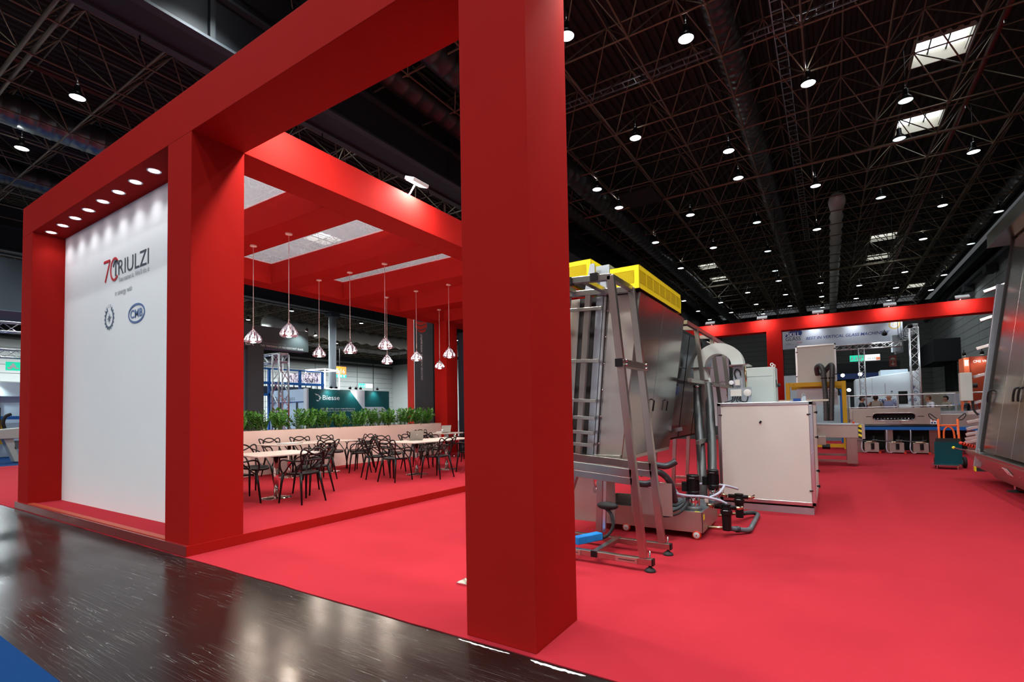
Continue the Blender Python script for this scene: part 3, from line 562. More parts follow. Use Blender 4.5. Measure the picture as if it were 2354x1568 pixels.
# ================================================================ LOUNGE
def catm(pts, n=5): return smoothpts(pts, n)
def chair_proto():
    t = thing('armchair', (0, 0, 0)); s = 0.965
    S = lambda pts: [(x*s, y*s, z*s) for x, y, z in pts]
    # seat shell facing +x
    m = MB(); nx, ny = 8, 8; top = []; 
    def rim(a): return 0.225*math.copysign(abs(math.cos(a))**0.75, math.cos(a))+0.01, 0.225*math.copysign(abs(math.sin(a))**0.75, math.sin(a))
    rings = []; N = 24
    for r in (0.25, 0.6, 0.88, 1.0):
        rings.append([(rim(2*math.pi*k/N)[0]*r, rim(2*math.pi*k/N)[1]*r*(0.92 if rim(2*math.pi*k/N)[0] < 0 else 1.0), 0.452+0.018*r*r-(0.03*max(0, rim(2*math.pi*k/N)[0]*r-0.12)/0.1)) for k in range(N)])
    vs = S([(0, 0, 0.452)]+[p for q in rings for p in q]); fs = [(0, 1+k, 1+(k+1) % N) for k in range(N)]
    for i in range(3):
        for k in range(N): k2 = (k+1) % N; fs.append((1+i*N+k, 1+(i+1)*N+k, 1+(i+1)*N+k2, 1+i*N+k2))
    m.add(vs, fs); low = [(x, y, z-0.03) for x, y, z in vs]; m.add(low, [tuple(reversed(f)) for f in fs])
    e = len(vs); L = 1+3*N; m.f += [(L+k, e+L+k, e+L+(k+1) % N, L+(k+1) % N) for k in range(N)]; m.mi += [0]*N
    m.build('seat', 'black_plastic', t, smooth=True)
    for sy in (-1, 1):
        MB().tube(S([(0.195, sy*0.205, 0.46), (0.215, sy*0.225, 0.30), (0.245, sy*0.245, 0.0)]), [0.024, 0.018, 0.012], 8).build('leg', 'black_plastic', t, smooth=True)
        MB().tube(S([(-0.165, sy*0.165, 0.46), (-0.195, sy*0.185, 0.30), (-0.255, sy*0.22, 0.0)]), [0.024, 0.018, 0.012], 8).build('leg', 'black_plastic', t, smooth=True)
        MB().tube(S(catm([(0.195, sy*0.205, 0.45), (0.10, sy*0.232, 0.50), (-0.02, sy*0.25, 0.60), (-0.16, sy*0.235, 0.70), (-0.27, sy*0.14, 0.765)])), 0.0105, 7).build('side_loop', 'black_plastic', t, smooth=True)
    arm = [(0.195, 0.205, 0.43), (0.215, 0.245, 0.54), (0.185, 0.268, 0.64), (0.10, 0.274, 0.672), (-0.06, 0.268, 0.66), (-0.20, 0.20, 0.655), (-0.265, 0.0, 0.665)]
    arm += [(x, -y, z) for x, y, z in arm[-2::-1]]
    MB().tube(S(catm(arm)), 0.0125, 8).build('arm_loop', 'black_plastic', t, smooth=True)
    ear = [(-0.165, 0.165, 0.44), (-0.205, 0.185, 0.58), (-0.265, 0.245, 0.76), (-0.30, 0.245, 0.825), (-0.305, 0.19, 0.825), (-0.30, 0.10, 0.775), (-0.295, 0.0, 0.745)]
    ear += [(x, -y, z) for x, y, z in ear[-2::-1]]
    MB().tube(S(catm(ear)), 0.012, 8).build('back_loop', 'black_plastic', t, smooth=True)
    arch = [(-0.10, 0.215, 0.45), (-0.20, 0.20, 0.60), (-0.285, 0.155, 0.76), (-0.315, 0.08, 0.825), (-0.32, 0.0, 0.838)]
    arch += [(x, -y, z) for x, y, z in arch[-2::-1]]
    MB().tube(S(catm(arch)), 0.012, 8).build('back_arch', 'black_plastic', t, smooth=True)
    return t
ZP = 0.103
chairs = [(-8.27, 4.80, 5, 'on the far side of the nearest table'), (-7.45, 4.06, 92, 'half hidden behind the red column at the nearest table'), (-6.74, 4.68, 183, 'nearest of all, its back towards the entrance'),
 (-7.37, 5.32, 268, 'at the right end of the nearest table'), (-10.15, 6.42, 2, 'against the planter, leftmost of three'), (-10.15, 7.14, -3, 'against the planter, middle of three'), (-10.15, 7.86, 4, 'against the planter, rightmost of three'),
 (-8.72, 6.45, 178, 'seen over the nearest table, facing the planter'), (-9.68, 8.28, 262, 'at the right end of the planter-side table'), (-8.98, 7.75, 215, 'turned beside the planter-side table'),
 (-7.87, 7.13, 62, 'turned askew at the left end of the laptop table'), (-7.17, 6.98, 95, 'back to us, left of the laptop table'), (-6.71, 7.71, 180, 'in front of the laptop table'),
 (-8.30, 7.95, 0, 'behind the laptop table, left of the grey laptop'), (-8.30, 8.72, 2, 'behind the laptop table, right of the grey laptop'), (-8.33, 9.40, -4, 'behind the far end of the laptop table'),
 (-6.74, 8.86, 182, 'half hidden behind the red pillar at the laptop table'), (-9.62, 10.35, 92, 'at the near end of the farthest table'), (-10.12, 11.2, 0, 'behind the farthest table by the red post'), (-8.95, 11.3, 184, 'in front of the farthest table, left'), (-8.95, 12.05, 178, 'in front of the farthest table, right'), (-8.1, 10.7, 200, 'standing alone before the navy wall')]
cp = chair_proto()
for i, (x, y, a, lab) in enumerate(chairs):
    o = cp if i == 0 else copy_tree(cp); o.location = (x, y, ZP); o.rotation_euler = (0, 0, math.radians(a))
    tag(o, 'black plastic armchair with looped back, %s' % lab, 'chair', 'black armchairs in the lounge')
def table_proto():
    t = thing('cafe_table', (0, 0, 0)); B(-0.475, -0.50, 0.69, 0.475, 0.50, 0.71).build('table_top', 'table_top', t, bevel=0.004)
    MB().tube([(0, 0, 0.02), (0, 0, 0.685)], 0.038, 16).build('column', 'chrome', t, smooth=True); B(-0.13, -0.13, 0.675, 0.13, 0.13, 0.69).build('mounting_plate', 'black_plastic', t)
    MB().lathe([(0.0, 0.028), (0.05, 0.026), (0.14, 0.018), (0.225, 0.012), (0.23, 0.006), (0.225, 0.0)], n=36).build('base', 'chrome', t, smooth=True); return t
tp = table_proto()
for i, (x, y, a, lab) in enumerate([(-7.46, 4.70, -6, 'nearest, seen beside the red column'), (-9.72, 6.42, 0, 'before the planter, left one with a folder'), (-9.72, 7.44, 0, 'before the planter, right one'), (-7.48, 7.92, -3, 'carrying the grey laptop'), (-7.50, 8.93, -3, 'right of the laptop table, behind the pillar'), (-9.65, 11.55, 0, 'farthest, carrying the pale laptop')]):
    o = tp if i == 0 else copy_tree(tp); o.location = (x, y, ZP); o.rotation_euler = (0, 0, math.radians(a)); tag(o, 'pale square cafe table on a chrome foot, %s' % lab, 'table', 'cafe tables in the lounge')
zt = ZP+0.711
def laptop(x, y, ang, mtl, label):
    t = thing('laptop', (x, y, zt), label, 'laptop'); t.rotation_euler = (0, 0, math.radians(ang)); OFF[t.name] = Vector((0, 0, 0))
    B(-0.15, -0.105, 0.0, 0.15, 0.105, 0.014).build('keyboard_base', mtl, t, bevel=0.003)
    m = MB().prism([(-0.15, 0.105, 0.012), (0.15, 0.105, 0.012), (0.15, 0.175, 0.215), (-0.15, 0.175, 0.215)], (0, 0.007, -0.002)); ld = m.build('lid', mtl, t)
    MB().prism([(-0.014, 0.1475, 0.125), (0.0, 0.1455, 0.117), (0.014, 0.1475, 0.125), (0.0, 0.1525, 0.142)], (0, 0.008, -0.0025)).build('emblem', 'paper', ld); return t
laptop(-7.75, 8.15, -118, 'laptop', 'grey open laptop on the long table, lid towards us'); laptop(-9.86, 11.65, -118, 'laptop_pale', 'pale silver open laptop on the farthest table')
t = thing('folder', (-9.6, 6.35, zt), 'thin grey folder lying on the planter-side table', 'folder'); MB().prism([(-9.75, 6.15, zt), (-9.45, 6.2, zt), (-9.5, 6.6, zt), (-9.78, 6.55, zt)], (0, 0, 0.012)).build('cover', 'print_pale', t); MB().prism([(-9.74, 6.16, zt+0.012), (-9.46, 6.21, zt+0.012), (-9.505, 6.59, zt+0.012), (-9.77, 6.54, zt+0.012)], (0, 0, 0.003)).build('sheet', 'paper', t)
for i, (x, y) in enumerate(((-7.55, 8.95), (-7.35, 9.05), (-7.62, 9.12))):
    t = thing('water_glass', (x, y, zt), 'small clear water glass on the pillar-side table, number %s from the laptop' % ('one', 'two', 'three')[i], 'glass', 'glasses on the table'); MB().lathe([(0.0, 0.004), (0.026, 0.004), (0.032, 0.10), (0.029, 0.10), (0.024, 0.01), (0.0, 0.01)], (x, y, zt), n=14).build('tumbler', 'clear_pane', t, smooth=True)
t = thing('brochure_pile', (-9.65, 11.22, zt), 'white brochures piled on the farthest table', 'brochures')
for k in range(5): B(-9.75+0.01*k, 11.12, zt+0.012*k, -9.53+0.01*k, 11.42, zt+0.012*k+0.010).build('brochure', 'paper', t)
t = thing('coffee_cup', (-9.62, 11.28, zt+0.06), 'small white cup on the brochure pile', 'cup'); MB().lathe([(0.0, 0.0), (0.022, 0.0), (0.035, 0.05), (0.032, 0.05), (0.02, 0.006), (0.0, 0.006)], (-9.62, 11.28, zt+0.06), n=14).build('bowl', 'white_gloss', t, smooth=True); MB().tube([(-9.585, 11.28, zt+0.075), (-9.567, 11.28, zt+0.085), (-9.585, 11.28, zt+0.10)], 0.004, 5).build('handle', 'white_gloss', t)
t = thing('display_easel', (-6.3, 8.9, ZP), 'slender silver easel leg showing beside the red pillar', 'easel')
for (a, b) in (((-6.72, 8.45, ZP), (-6.25, 9.0, 1.25)), ((-6.05, 8.75, ZP), (-6.25, 9.0, 1.25)), ((-6.2, 9.5, ZP), (-6.25, 9.0, 1.25))): MB().tube([a, b], 0.012, 8).build('leg', 'bright_steel', t, smooth=True)
B(-6.45, 8.98, 1.1, -6.1, 9.0, 1.55).build('board', 'white_gloss', t)
# ---------------------------------------------------------------- planter and plants
pl = thing('planter_box', (-10.85, 8.0, ZP), 'long pale pinkish planter box closing off the lounge', 'planter'); 
B(-10.66, 3.1, ZP, -10.62, 12.39, 1.082).build('side_board', 'planter_board', pl); B(-11.05, 3.1, ZP, -11.01, 12.39, 1.082).build('side_board', 'planter_board', pl)
B(-11.01, 12.35, ZP, -10.66, 12.39, 1.082).build('end_board', 'planter_board', pl); B(-11.01, 3.1, ZP, -10.66, 3.14, 1.082).build('end_board', 'planter_board', pl); B(-11.01, 3.14, ZP, -10.66, 12.35, 1.05).build('soil', 'soil', pl)
def plant_mesh(seed):
    rnd = random.Random(seed); st = MB(); lf = MB()
    for k in range(20):
        a = rnd.uniform(0, 6.28); lean = rnd.uniform(0.05, 0.34); h = rnd.uniform(0.24, 0.46); bx, by = rnd.uniform(-0.08, 0.08), rnd.uniform(-0.24, 0.24)
        pts = [Vector((bx+lean*math.cos(a)*t**1.6*0.6, by+lean*math.sin(a)*t**1.6, h*t*(1-0.5*lean*t))) for t in [i/7 for i in range(8)]]
        st.tube(pts, [0.010-0.0009*i for i in range(8)], 5)
        for i in range(2, 8):
            d = (pts[i]-pts[i-1]).normalized(); sd = d.cross(Vector((math.cos(a), math.sin(a), 0.3))).normalized()
            for s in ((-1, 1) if i < 7 else (-0.4, 0.4)):
                o = (sd*s*0.85+d*0.6+Vector((0, 0, 0.1))+Vector((rnd.uniform(-.2, .2), rnd.uniform(-.2, .2), rnd.uniform(-.2, .2)))).normalized(); L = rnd.uniform(0.08, 0.115); wv = o.cross(d+Vector((0.01, 0.02, 0))).normalized()*L*0.30
                nn = o.cross(wv).normalized()*L*0.08; p = pts[i]
                lf.add([p, p+o*L*0.30+wv*0.9+nn, p+o*L*0.65+wv*0.85+nn, p+o*L, p+o*L*0.65-wv*0.85+nn, p+o*L*0.30-wv*0.9+nn, p+o*L*0.5-nn*0.4], [(0, 6, 1), (1, 6, 2), (2, 6, 3), (3, 6, 4), (4, 6, 5), (5, 6, 0)])
    return st.mesh('stems', 'stem', True), lf.mesh('foliage', 'leaf', False)
PM = [plant_mesh(s) for s in (3, 5, 8)]
nm = ['first', 'second', 'third', 'fourth', 'fifth', 'sixth', 'seventh', 'eighth', 'ninth', 'tenth', 'eleventh', 'twelfth']
for i in range(12):
    y = 5.75+0.56*i; s, f = PM[i % 3]
    t = thing('potted_plant', (-10.84+random.uniform(-0.04, 0.04), y, 1.05), 'glossy green zz plant in the planter, %s from the red column' % nm[i], 'plant', 'plants along the planter')
    for q, mm in (('stems', s), ('foliage', f)):
        o = bpy.data.objects.new(q, mm); link(o, t); o.rotation_euler = (0, 0, i*2.1); o.scale = [random.uniform(0.92, 1.12)]*3
        if q == 'foliage': o['kind'] = 'stuff'
# ---------------------------------------------------------------- pendants
def pendant_proto():
    t = thing('pendant_lamp', (0, 0, 0))
    prof = [(0.016, 0.235), (0.032, 0.222), (0.058, 0.195), (0.092, 0.150), (0.122, 0.105), (0.138, 0.068), (0.136, 0.042), (0.118, 0.018), (0.090, 0.004), (0.072, 0.0)]
    MB().lathe(prof, n=64, flute=0.045, nf=16, twist=0.25).build('glass_shade', 'crystal', t)
    MB().lathe([(0.014, 0.30), (0.016, 0.23), (0.010, 0.225)], n=12).build('socket', 'chrome', t, smooth=True)
    MB().sphere((0, 0, 0.055), 0.034, 14, 10, (1, 1, 0.8)).build('bulb', 'bulb_glow', t, smooth=True)
    MB().tube([(0, 0, 0.29), (0, 0, ZB-2.67)], 0.0045, 5).build('cord', 'planter_board', t)
    MB().lathe([(0.0, ZB-2.67), (0.055, ZB-2.67), (0.055, ZB-2.67-0.02), (0.0, ZB-2.67-0.022)], n=20).build('ceiling_rose', 'planter_board', t, smooth=False)
    light('pendant_light', 'POINT', (0, 0, -0.03), t, PEND_W, (1.0, 0.82, 0.66), soft=0.05); return t
pp = pendant_proto()
for i, (x, y, lab) in enumerate([(-8.39, 4.86, 'first row, left one next to the red column'), (-7.37, 4.865, 'first row, highest and largest'), (-9.4, 6.93, 'second row, left one'), (-8.38, 6.927, 'second row, middle one'), (-7.34, 6.917, 'second row, right one'), (-9.44, 8.96, 'third row, left one'), (-8.39, 8.92, 'third row, before the grey upright sign'), (-7.37, 8.92, 'third row, nearest the red pillar'), (-9.4, 10.94, 'last row, before the red post')]):
    o = pp if i == 0 else copy_tree(pp); o.location = (x, y, 2.67); tag(o, 'faceted glass pendant lamp in the %s' % lab, 'pendant lamp', 'glass pendants in the lounge')
# steel base plate peeking out beside the pillar
t = thing('base_plate', (-2.62, 3.35, 0), 'flat steel base plate peeking out left of the red pillar', 'base plate'); B(-2.62, 3.22, 0.0, -2.2, 3.62, 0.02).build('plate', 'bright_steel', t, bevel=0.003); MB().tube([(-2.38, 3.42, 0.02), (-2.38, 3.42, 0.9)], 0.025, 12).build('post', 'bright_steel', t, smooth=True)
# ================================================================ GLASS WASHING MACHINE (right of the pillar)
wm = thing('washing_machine', (-1.8, 5.5, 0), 'tall leaning stainless glass washing machine with yellow guards', 'machine')
def st(m, name, mtl='tube_steel', bevel=0.004, parent=None): return m.build(name, mtl, parent or wm, bevel=bevel)
Y1, Y2 = 4.31, 4.88
lx = lambda z: -1.405-0.0925*z            # right strut line
bx = lambda z: -1.962+0.143*z             # right edge of the body
ux = lambda z: -2.365+0.0945*z            # left upright
for y in (Y1, Y2):
    st(MB().bar((-2.9, y, 0.082), (-1.335, y, 0.082), 0.055, 0.055, (0, 1, 0)), 'base_rail')
    B(-1.336, y-0.029, 0.054, -1.322, y+0.029, 0.11).build('end_cap', 'black_plastic', wm)
    st(MB().bar((lx(0.11), y, 0.11), (lx(2.63), y, 2.63), 0.066, 0.055, (1, 0, 0)), 'strut_leg')
    st(MB().bar((-2.66, y, 0.11), (-2.36, y, 2.63), 0.066, 0.055, (1, 0, 0)), 'strut_leg')
    st(MB().bar((-2.75, y, 0.945), (lx(0.84)-0.01, y, 0.838), 0.055, 0.075, (0, 1, 0)), 'shelf_rail')
    st(MB().bar((-2.75, y, 0.872), (lx(0.78)-0.01, y, 0.767), 0.055, 0.065, (0, 1, 0)), 'shelf_rail')
    st(MB().bar((-2.40, y, 2.665), (lx(2.62)+0.005, y, 2.616), 0.055, 0.06, (0, 1, 0)), 'top_rail')
    MB().lathe([(0.0, 0.0), (0.047, 0.0), (0.05, 0.008), (0.038, 0.022), (0.018, 0.035), (0.014, 0.044)], (-1.358, y, 0), n=24).build('foot', 'black_rubber', wm, smooth=True)
    MB().tube([(-1.358, y, 0.04), (-1.358, y, 0.175)], 0.007, 8).build('foot_screw', 'bright_steel', wm, smooth=True)
    MB().lathe([(0.0, 0.0), (0.047, 0.0), (0.05, 0.008), (0.038, 0.022), (0.018, 0.035), (0.014, 0.056)], (-2.86, y, 0), n=24).build('foot', 'black_rubber', wm, smooth=True)
    st(MB().bar((ux(0.92), y if y > 4.5 else 4.86, 0.92), (ux(2.63), y if y > 4.5 else 4.86, 2.63), 0.062, 0.05, (1, 0, 0)), 'upright') if y > 4.5 else None
for x in (-1.865, -2.55): st(MB().bar((x, Y1-0.03, 0.092), (x, Y2+0.03, 0.092), 0.055, 0.045, (1, 0, 0)), 'cross_bar')
B(-1.893, Y1-0.042, 0.062, -1.837, Y1-0.028, 0.117).build('end_cap', 'black_plastic', wm)
for x in (lx(2.62)-0.005, -1.95, -2.28): st(MB().bar((x, Y1, 2.62-(x+1.64)*0.1), (x, Y2, 2.62-(x+1.64)*0.1), 0.055, 0.05, (1, 0, 0)), 'cross_bar')
for x in (-1.80, -2.06): B(x-0.035, Y1-0.045, 2.60, x+0.035, Y1+0.03, 2.67).build('end_cap', 'black_plastic', wm)
st(MB().bar((-1.572, Y1-0.05, 1.823), (-1.56, Y2+0.10, 1.823), 0.06, 0.07, (1, 0, 0)), 'clamp_bar'); B(-1.606, Y1-0.062, 1.787, -1.538, Y1-0.048, 1.859).build('end_cap', 'black_plastic', wm)
for y in (Y1+0.02, Y2+0.02):
    for z in (1.805, 1.845): MB().sphere((-1.528, y, z), 0.013, 8, 6).build('bolt', 'bright_steel', wm, smooth=True)
for i, z in enumerate((2.471, 1.928, 1.511, 1.331, 1.178, 1.05)): st(MB().bar((-2.75, 4.83, z+0.03), (ux(z)+0.18, 4.83, z-0.015), 0.018, 0.036, (0, 1, 0)), 'rail', bevel=0.002)
for (xa, xb) in ((-1.66, -1.46), (-2.2, -2.0)): st(MB().bar((xa, Y1-0.034, 0.082), (xb, Y1-0.034, 0.082), 0.006, 0.045, (0, 1, 0)), 'slotted_plate', 'stainless', 0.0); B(xa+0.03, Y1-0.039, 0.079, xb-0.02, Y1-0.036, 0.085).build('slot', 'black_rubber', wm)
st(MB().bar((-2.30, Y1, 0.11), (-2.02, Y1, 0.86), 0.05, 0.05, (1, 0, 0)), 'inner_leg'); 
st(MB().bar((-2.06, Y2, 0.12), (-2.03, Y2, 0.80), 0.065, 0.05, (1, 0, 0)), 'inner_leg'); st(MB().bar((-1.985, Y2-0.05, 0.16), (-1.955, Y2-0.05, 0.80), 0.03, 0.03, (1, 0, 0)), 'inner_leg', 'alu_profile', 0.0)
MB().bar((-2.12, 4.42, 0.145), (-1.99, 4.72, 0.145), 0.09, 0.07, (1, 0, 0)).build('blue_block', 'plastic_blue', wm, bevel=0.006)
# body
def slab(y0, y1, z0, z1, xa, xb): return MB().prism([(xa(z0), y0, z0), (xb(z0), y0, z0), (xb(z1), y0, z1), (xa(z1), y0, z1)], (0, y1-y0, 0))
slab(4.97, 4.99, 0.93, 2.60, lambda z: ux(z)+0.20, lambda z: bx(z)-0.004).build('end_panel', 'stainless', wm, bevel=0.003)
slab(4.955, 4.99, 0.93, 2.61, lambda z: ux(z)+0.06, lambda z: ux(z)+0.135).build('hinge_strip', 'galvanised', wm)
slab(4.965, 4.99, 0.93, 2.61, lambda z: ux(z)+0.14, lambda z: ux(z)+0.165).build('hinge_strip', 'alu_profile', wm)
slab(4.97, 4.99, 0.93, 2.62, lambda z: ux(z)-0.42, lambda z: ux(z)-0.14).build('end_panel', 'stainless', wm); slab(4.98, 5.0, 0.93, 2.62, lambda z: ux(z)-0.14, lambda z: ux(z)+0.06).build('belt_gap', 'black_rubber', wm)
for k in range(6): MB().sphere((ux(1.05+0.28*k)+0.19, 4.963, 1.05+0.28*k), 0.011, 8, 5).build('rivet', 'bright_steel', wm, smooth=True)
slab(5.0, 6.78, 0.90, 2.62, lambda z: ux(z)-0.40, lambda z: bx(z)-0.02).build('tank_body', 'stainless_dark', wm)
for (a, b) in ((4.985, 5.83), (5.838, 6.80)):
    d = MB().prism([(bx(0.90)-0.018, a, 0.90), (bx(0.90), a, 0.90), (bx(2.60), a, 2.60), (bx(2.60)-0.018, a, 2.60)], (0, b-a, 0)).build('side_door', 'stainless_dark', wm, bevel=0.003)
    MB().tube([(bx(1.52)+0.0, b-0.06 if a < 5 else a+0.5, 1.52), (bx(1.52)+0.03, b-0.06 if a < 5 else a+0.5, 1.50), (bx(1.38)+0.03, b-0.06 if a < 5 else a+0.5, 1.38)], 0.009, 6).build('door_handle', 'black_plastic', d)
B(-2.75, 4.95, 0.86, bx(0.88)-0.005, 6.8, 0.93).build('drip_tray', 'stainless', wm, bevel=0.003)
# yellow guards with real perforations
def lattice(x0, x1, z0, z1, y, nx, nz, t=0.003):
    m = MB(); dx = (x1-x0)/nx; dz = (z1-z0)/nz
    for i in range(nx+1): m.box(x0+i*dx-dx*0.23, y, z0, x0+i*dx+dx*0.23, y+t, z1)
    for i in range(nz+1): m.box(x0, y, z0+i*dz-dz*0.23, x1, y+t, z0+i*dz+dz*0.23)
    return m
def louvre(x, y0, y1, z0, z1, n):
    m = MB(); dz = (z1-z0)/n
    for i in range(n+1): m.box(x-0.003, y0, z0+i*dz-dz*0.26, x, y1, z0+i*dz+dz*0.26)
    return m
def yellow(x0, x1, y0, y1, z0, z1, cutl=0.0):
    m = MB(); fr = 0.05; hx0, hx1, hz0, hz1 = x0+0.05, x1-0.055, z0+0.055, z1-0.055
    m.box(x0, y0, z1-0.004, x1, y1, z1)                                             # top sheet
    m.box(x0, y0, hz1, x1, y0+0.003, z1); m.box(x0, y0, z0, x1, y0+0.003, hz0); m.box(x0, y0, hz0, hx0, y0+0.003, hz1); m.box(hx1, y0, hz0, x1, y0+0.003, hz1)
    m.box(x1-0.003, y0, z0, x1, y1, hz0); m.box(x1-0.003, y0, hz1, x1, y1, z1); m.box(x0, y0, z0, x0+0.003, y1, z1); m.box(x0, y1-0.003, z0, x1, y1, z1)
    g = m.build('guard', 'safety_yellow', wm); lattice(hx0, hx1, hz0, hz1, y0, 17, 11).build('perforated_grille', 'safety_yellow', g)
    n = 7; L = (y1-y0)/n; sl = MB()
    for k in range(n): sl.v and None; q = louvre(x1, y0+k*L+0.012, y0+(k+1)*L-0.012, hz0, hz1, 11); sl.add(q.v, q.f); sl.box(x1-0.003, y0+(k+1)*L-0.014, hz0, x1, y0+(k+1)*L+0.014, hz1)
    sl.box(x1-0.003, y0, hz0, x1, y0+0.014, hz1); sl.build('louvred_side', 'safety_yellow', g)
    B(x0+0.03, y0+0.03, z0+0.01, x1-0.03, y1-0.03, z1-0.03).build('dark_interior', 'wall_dark', g); return g
yellow(-1.885, -1.572, 4.90, 6.56, 2.628, 2.868); yellow(-2.40, -2.092, 4.90, 6.50, 2.80, 3.02)
MB().prism([(-2.16, 4.87, 2.66), (-2.04, 4.87, 2.66), (-2.04, 4.87, 2.95), (-2.09, 4.87, 2.95)], (0, 0.012, 0)).build('bracket', 'galvanised', wm); MB().prism([(-1.99, 4.87, 2.66), (-1.91, 4.87, 2.66), (-1.93, 4.87, 2.83), (-1.97, 4.87, 2.83)], (0, 0.012, 0)).build('bracket', 'galvanised', wm)
B(-2.05, 4.93, 2.66, -1.90, 6.4, 2.93).build('drive_box', 'galvanised', wm); MB().tube([(-2.035, 4.90, 2.80), (-1.93, 4.90, 2.80)], 0.03, 12).build('roller', 'black_gloss', wm, smooth=True)
# side shelf under body and lamp bracket
MB().prism([(-2.75, 5.05, 0.20), (-1.95, 5.05, 0.20), (-1.95, 5.05, 0.86), (-2.75, 5.05, 0.86)], (0, 0.02, 0)).build('skirt_panel', 'stainless', wm)
MB().prism([(-1.86, 5.3, 0.28), (-1.42, 5.3, 0.28), (-1.42, 5.3, 0.62), (-1.86, 5.3, 0.62)], (0, 0.02, 0)).build('skirt_panel', 'stainless', wm)
MB().tube([(-2.08, 4.95, 0.60), (-2.08, 4.95, 0.78)], 0.055, 16).build('motor', 'chrome', wm, smooth=True); MB().lathe([(0.0, -0.01), (0.06, -0.005), (0.066, 0.02), (0.06, 0.05)], (-2.08, 4.95, 0.54), n=16).build('lamp_bowl', 'clear_pane', wm, smooth=True)
MB().tube(smoothpts([(-2.2, 4.92, 0.74), (-2.12, 4.90, 0.77), (-2.02, 4.90, 0.74), (-1.96, 4.95, 0.66)]), 0.012, 6).build('cable', 'black_rubber', wm, smooth=True)
MB().sphere((-1.94, 4.82, 0.43), 0.10, 12, 8, (1.15, 0.6, 0.42)).build('hose_gland', 'black_rubber', wm, smooth=True)
MB().tube(smoothpts([(-1.98, 4.80, 0.42), (-1.90, 4.80, 0.36), (-1.87, 4.78, 0.24), (-1.93, 4.74, 0.14), (-2.06, 4.70, 0.10)], 6), 0.017, 8).build('cable', 'black_rubber', wm, smooth=True)
# ================================================================ WATER TANK UNIT
tk = thing('pump_tank', (-1.6, 6.0, 0), 'low steel water tank on red wheels carrying two black pumps', 'tank')
YT0, YT1 = 5.60, 6.42
tb = MB(); tb.box(-2.45, YT0, 0.075, -1.185, YT1, 0.08)
for (a, b, c, d) in ((-2.45, YT0, -1.185, YT0+0.01), (-2.45, YT1-0.01, -1.185, YT1), (-2.45, YT0, -2.44, YT1), (-1.195, YT0, -1.185, YT1)): tb.box(a, b, 0.07, c, d, 0.292)
tb.build('tub', 'stainless', tk, bevel=0.003); B(-1.62, YT0+0.01, 0.275, -1.195, YT1-0.01, 0.288).build('deck_plate', 'pvc_grey', tk); B(-2.44, YT0+0.01, 0.16, -1.62, YT1-0.01, 0.17).build('water_surface', 'dark_glass', tk)
B(-1.72, YT0+0.12, 0.17, -1.66, YT1-0.1, 0.40).build('filter_frame', 'galvanised', tk); B(-1.66, YT0+0.2, 0.30, -1.5, YT1-0.25, 0.33).build('filter_tray', 'pvc_grey', tk)
def wheel(x, y, p):
    o = MB().lathe([(0.0, -0.018), (0.026, -0.02), (0.040, -0.02), (0.045, -0.012), (0.045, 0.012), (0.04, 0.02), (0.0, 0.02)], (x, y, 0.045), (0, 1, 0), 24).build('wheel', 'wheel_red', p, smooth=False)
    MB().lathe([(0.0, -0.024), (0.03, -0.0235), (0.034, -0.0205)], (x, y, 0.045), (0, 1, 0), 20).build('hub', 'wheel_hub', o, smooth=True); MB().lathe([(0.0, -0.028), (0.008, -0.027), (0.009, -0.023)], (x, y, 0.045), (0, 1, 0), 10).build('axle_bolt', 'chrome', o)
for (x, y) in ((-1.25, YT0+0.01), (-2.03, YT0+0.01), (-1.25, YT1-0.02), (-2.03, YT1-0.02)): wheel(x, y, tk)
for (z, x0) in ((0.27, -1.27), ): B(x0, YT0-0.001, 0.2885, x0+0.05, YT0+0.05, 0.2895).build('warning_label', 'label_yellow', tk)
B(-1.1845, YT0+0.04, 0.20, -1.183, YT0+0.10, 0.255).build('warning_label', 'label_yellow', tk)
def pump(x, y, z0, label):
    t = thing('water_pump', (x, y, z0), label, 'pump', 'black multistage pumps'); 
    MB().lathe([(0.0, 0.0), (0.085, 0.0), (0.088, 0.03), (0.078, 0.045), (0.0, 0.045)], (x, y, z0), n=24).build('pump_foot', 'pvc_grey', t, smooth=False)
    MB().lathe([(0.052, 0.045), (0.052, 0.15), (0.046, 0.152)], (x, y, z0), n=24).build('stage_jacket', 'chrome', t, smooth=True)
    for k in range(4): a = k*math.pi/2+0.5; MB().tube([(x+0.062*math.cos(a), y+0.062*math.sin(a), z0+0.04), (x+0.062*math.cos(a), y+0.062*math.sin(a), z0+0.165)], 0.006, 6).build('tie_rod', 'bright_steel', t)
    MB().lathe([(0.058, 0.15), (0.066, 0.165), (0.066, 0.20), (0.06, 0.21), (0.062, 0.215), (0.062, 0.33), (0.068, 0.333), (0.068, 0.375), (0.062, 0.384), (0.0, 0.386)], (x, y, z0), n=24, flute=0.0).build('motor', 'black_plastic', t, smooth=False)
    for k in range(20): a = 2*math.pi*k/20; MB().bar((x+0.064*math.cos(a), y+0.064*math.sin(a), z0+0.215), (x+0.064*math.cos(a), y+0.064*math.sin(a), z0+0.33), 0.004, 0.008, (-math.sin(a), math.cos(a), 0)).build('cooling_fin', 'black_plastic', t)
    B(x-0.115, y-0.04, z0+0.20, x-0.06, y+0.04, z0+0.30).build('terminal_box', 'black_plastic', t, bevel=0.004)
    B(x-0.025, y-0.0692, z0+0.352, x+0.03, y-0.0675, z0+0.357).build('maker_mark', 'print_pale', t)
pump(-1.30, YT0+0.13, 0.288, 'black pump with steel jacket on the near edge of the water tank'); pump(-1.20, 6.30, 0.288, 'black pump with steel jacket on the far corner of the water tank')
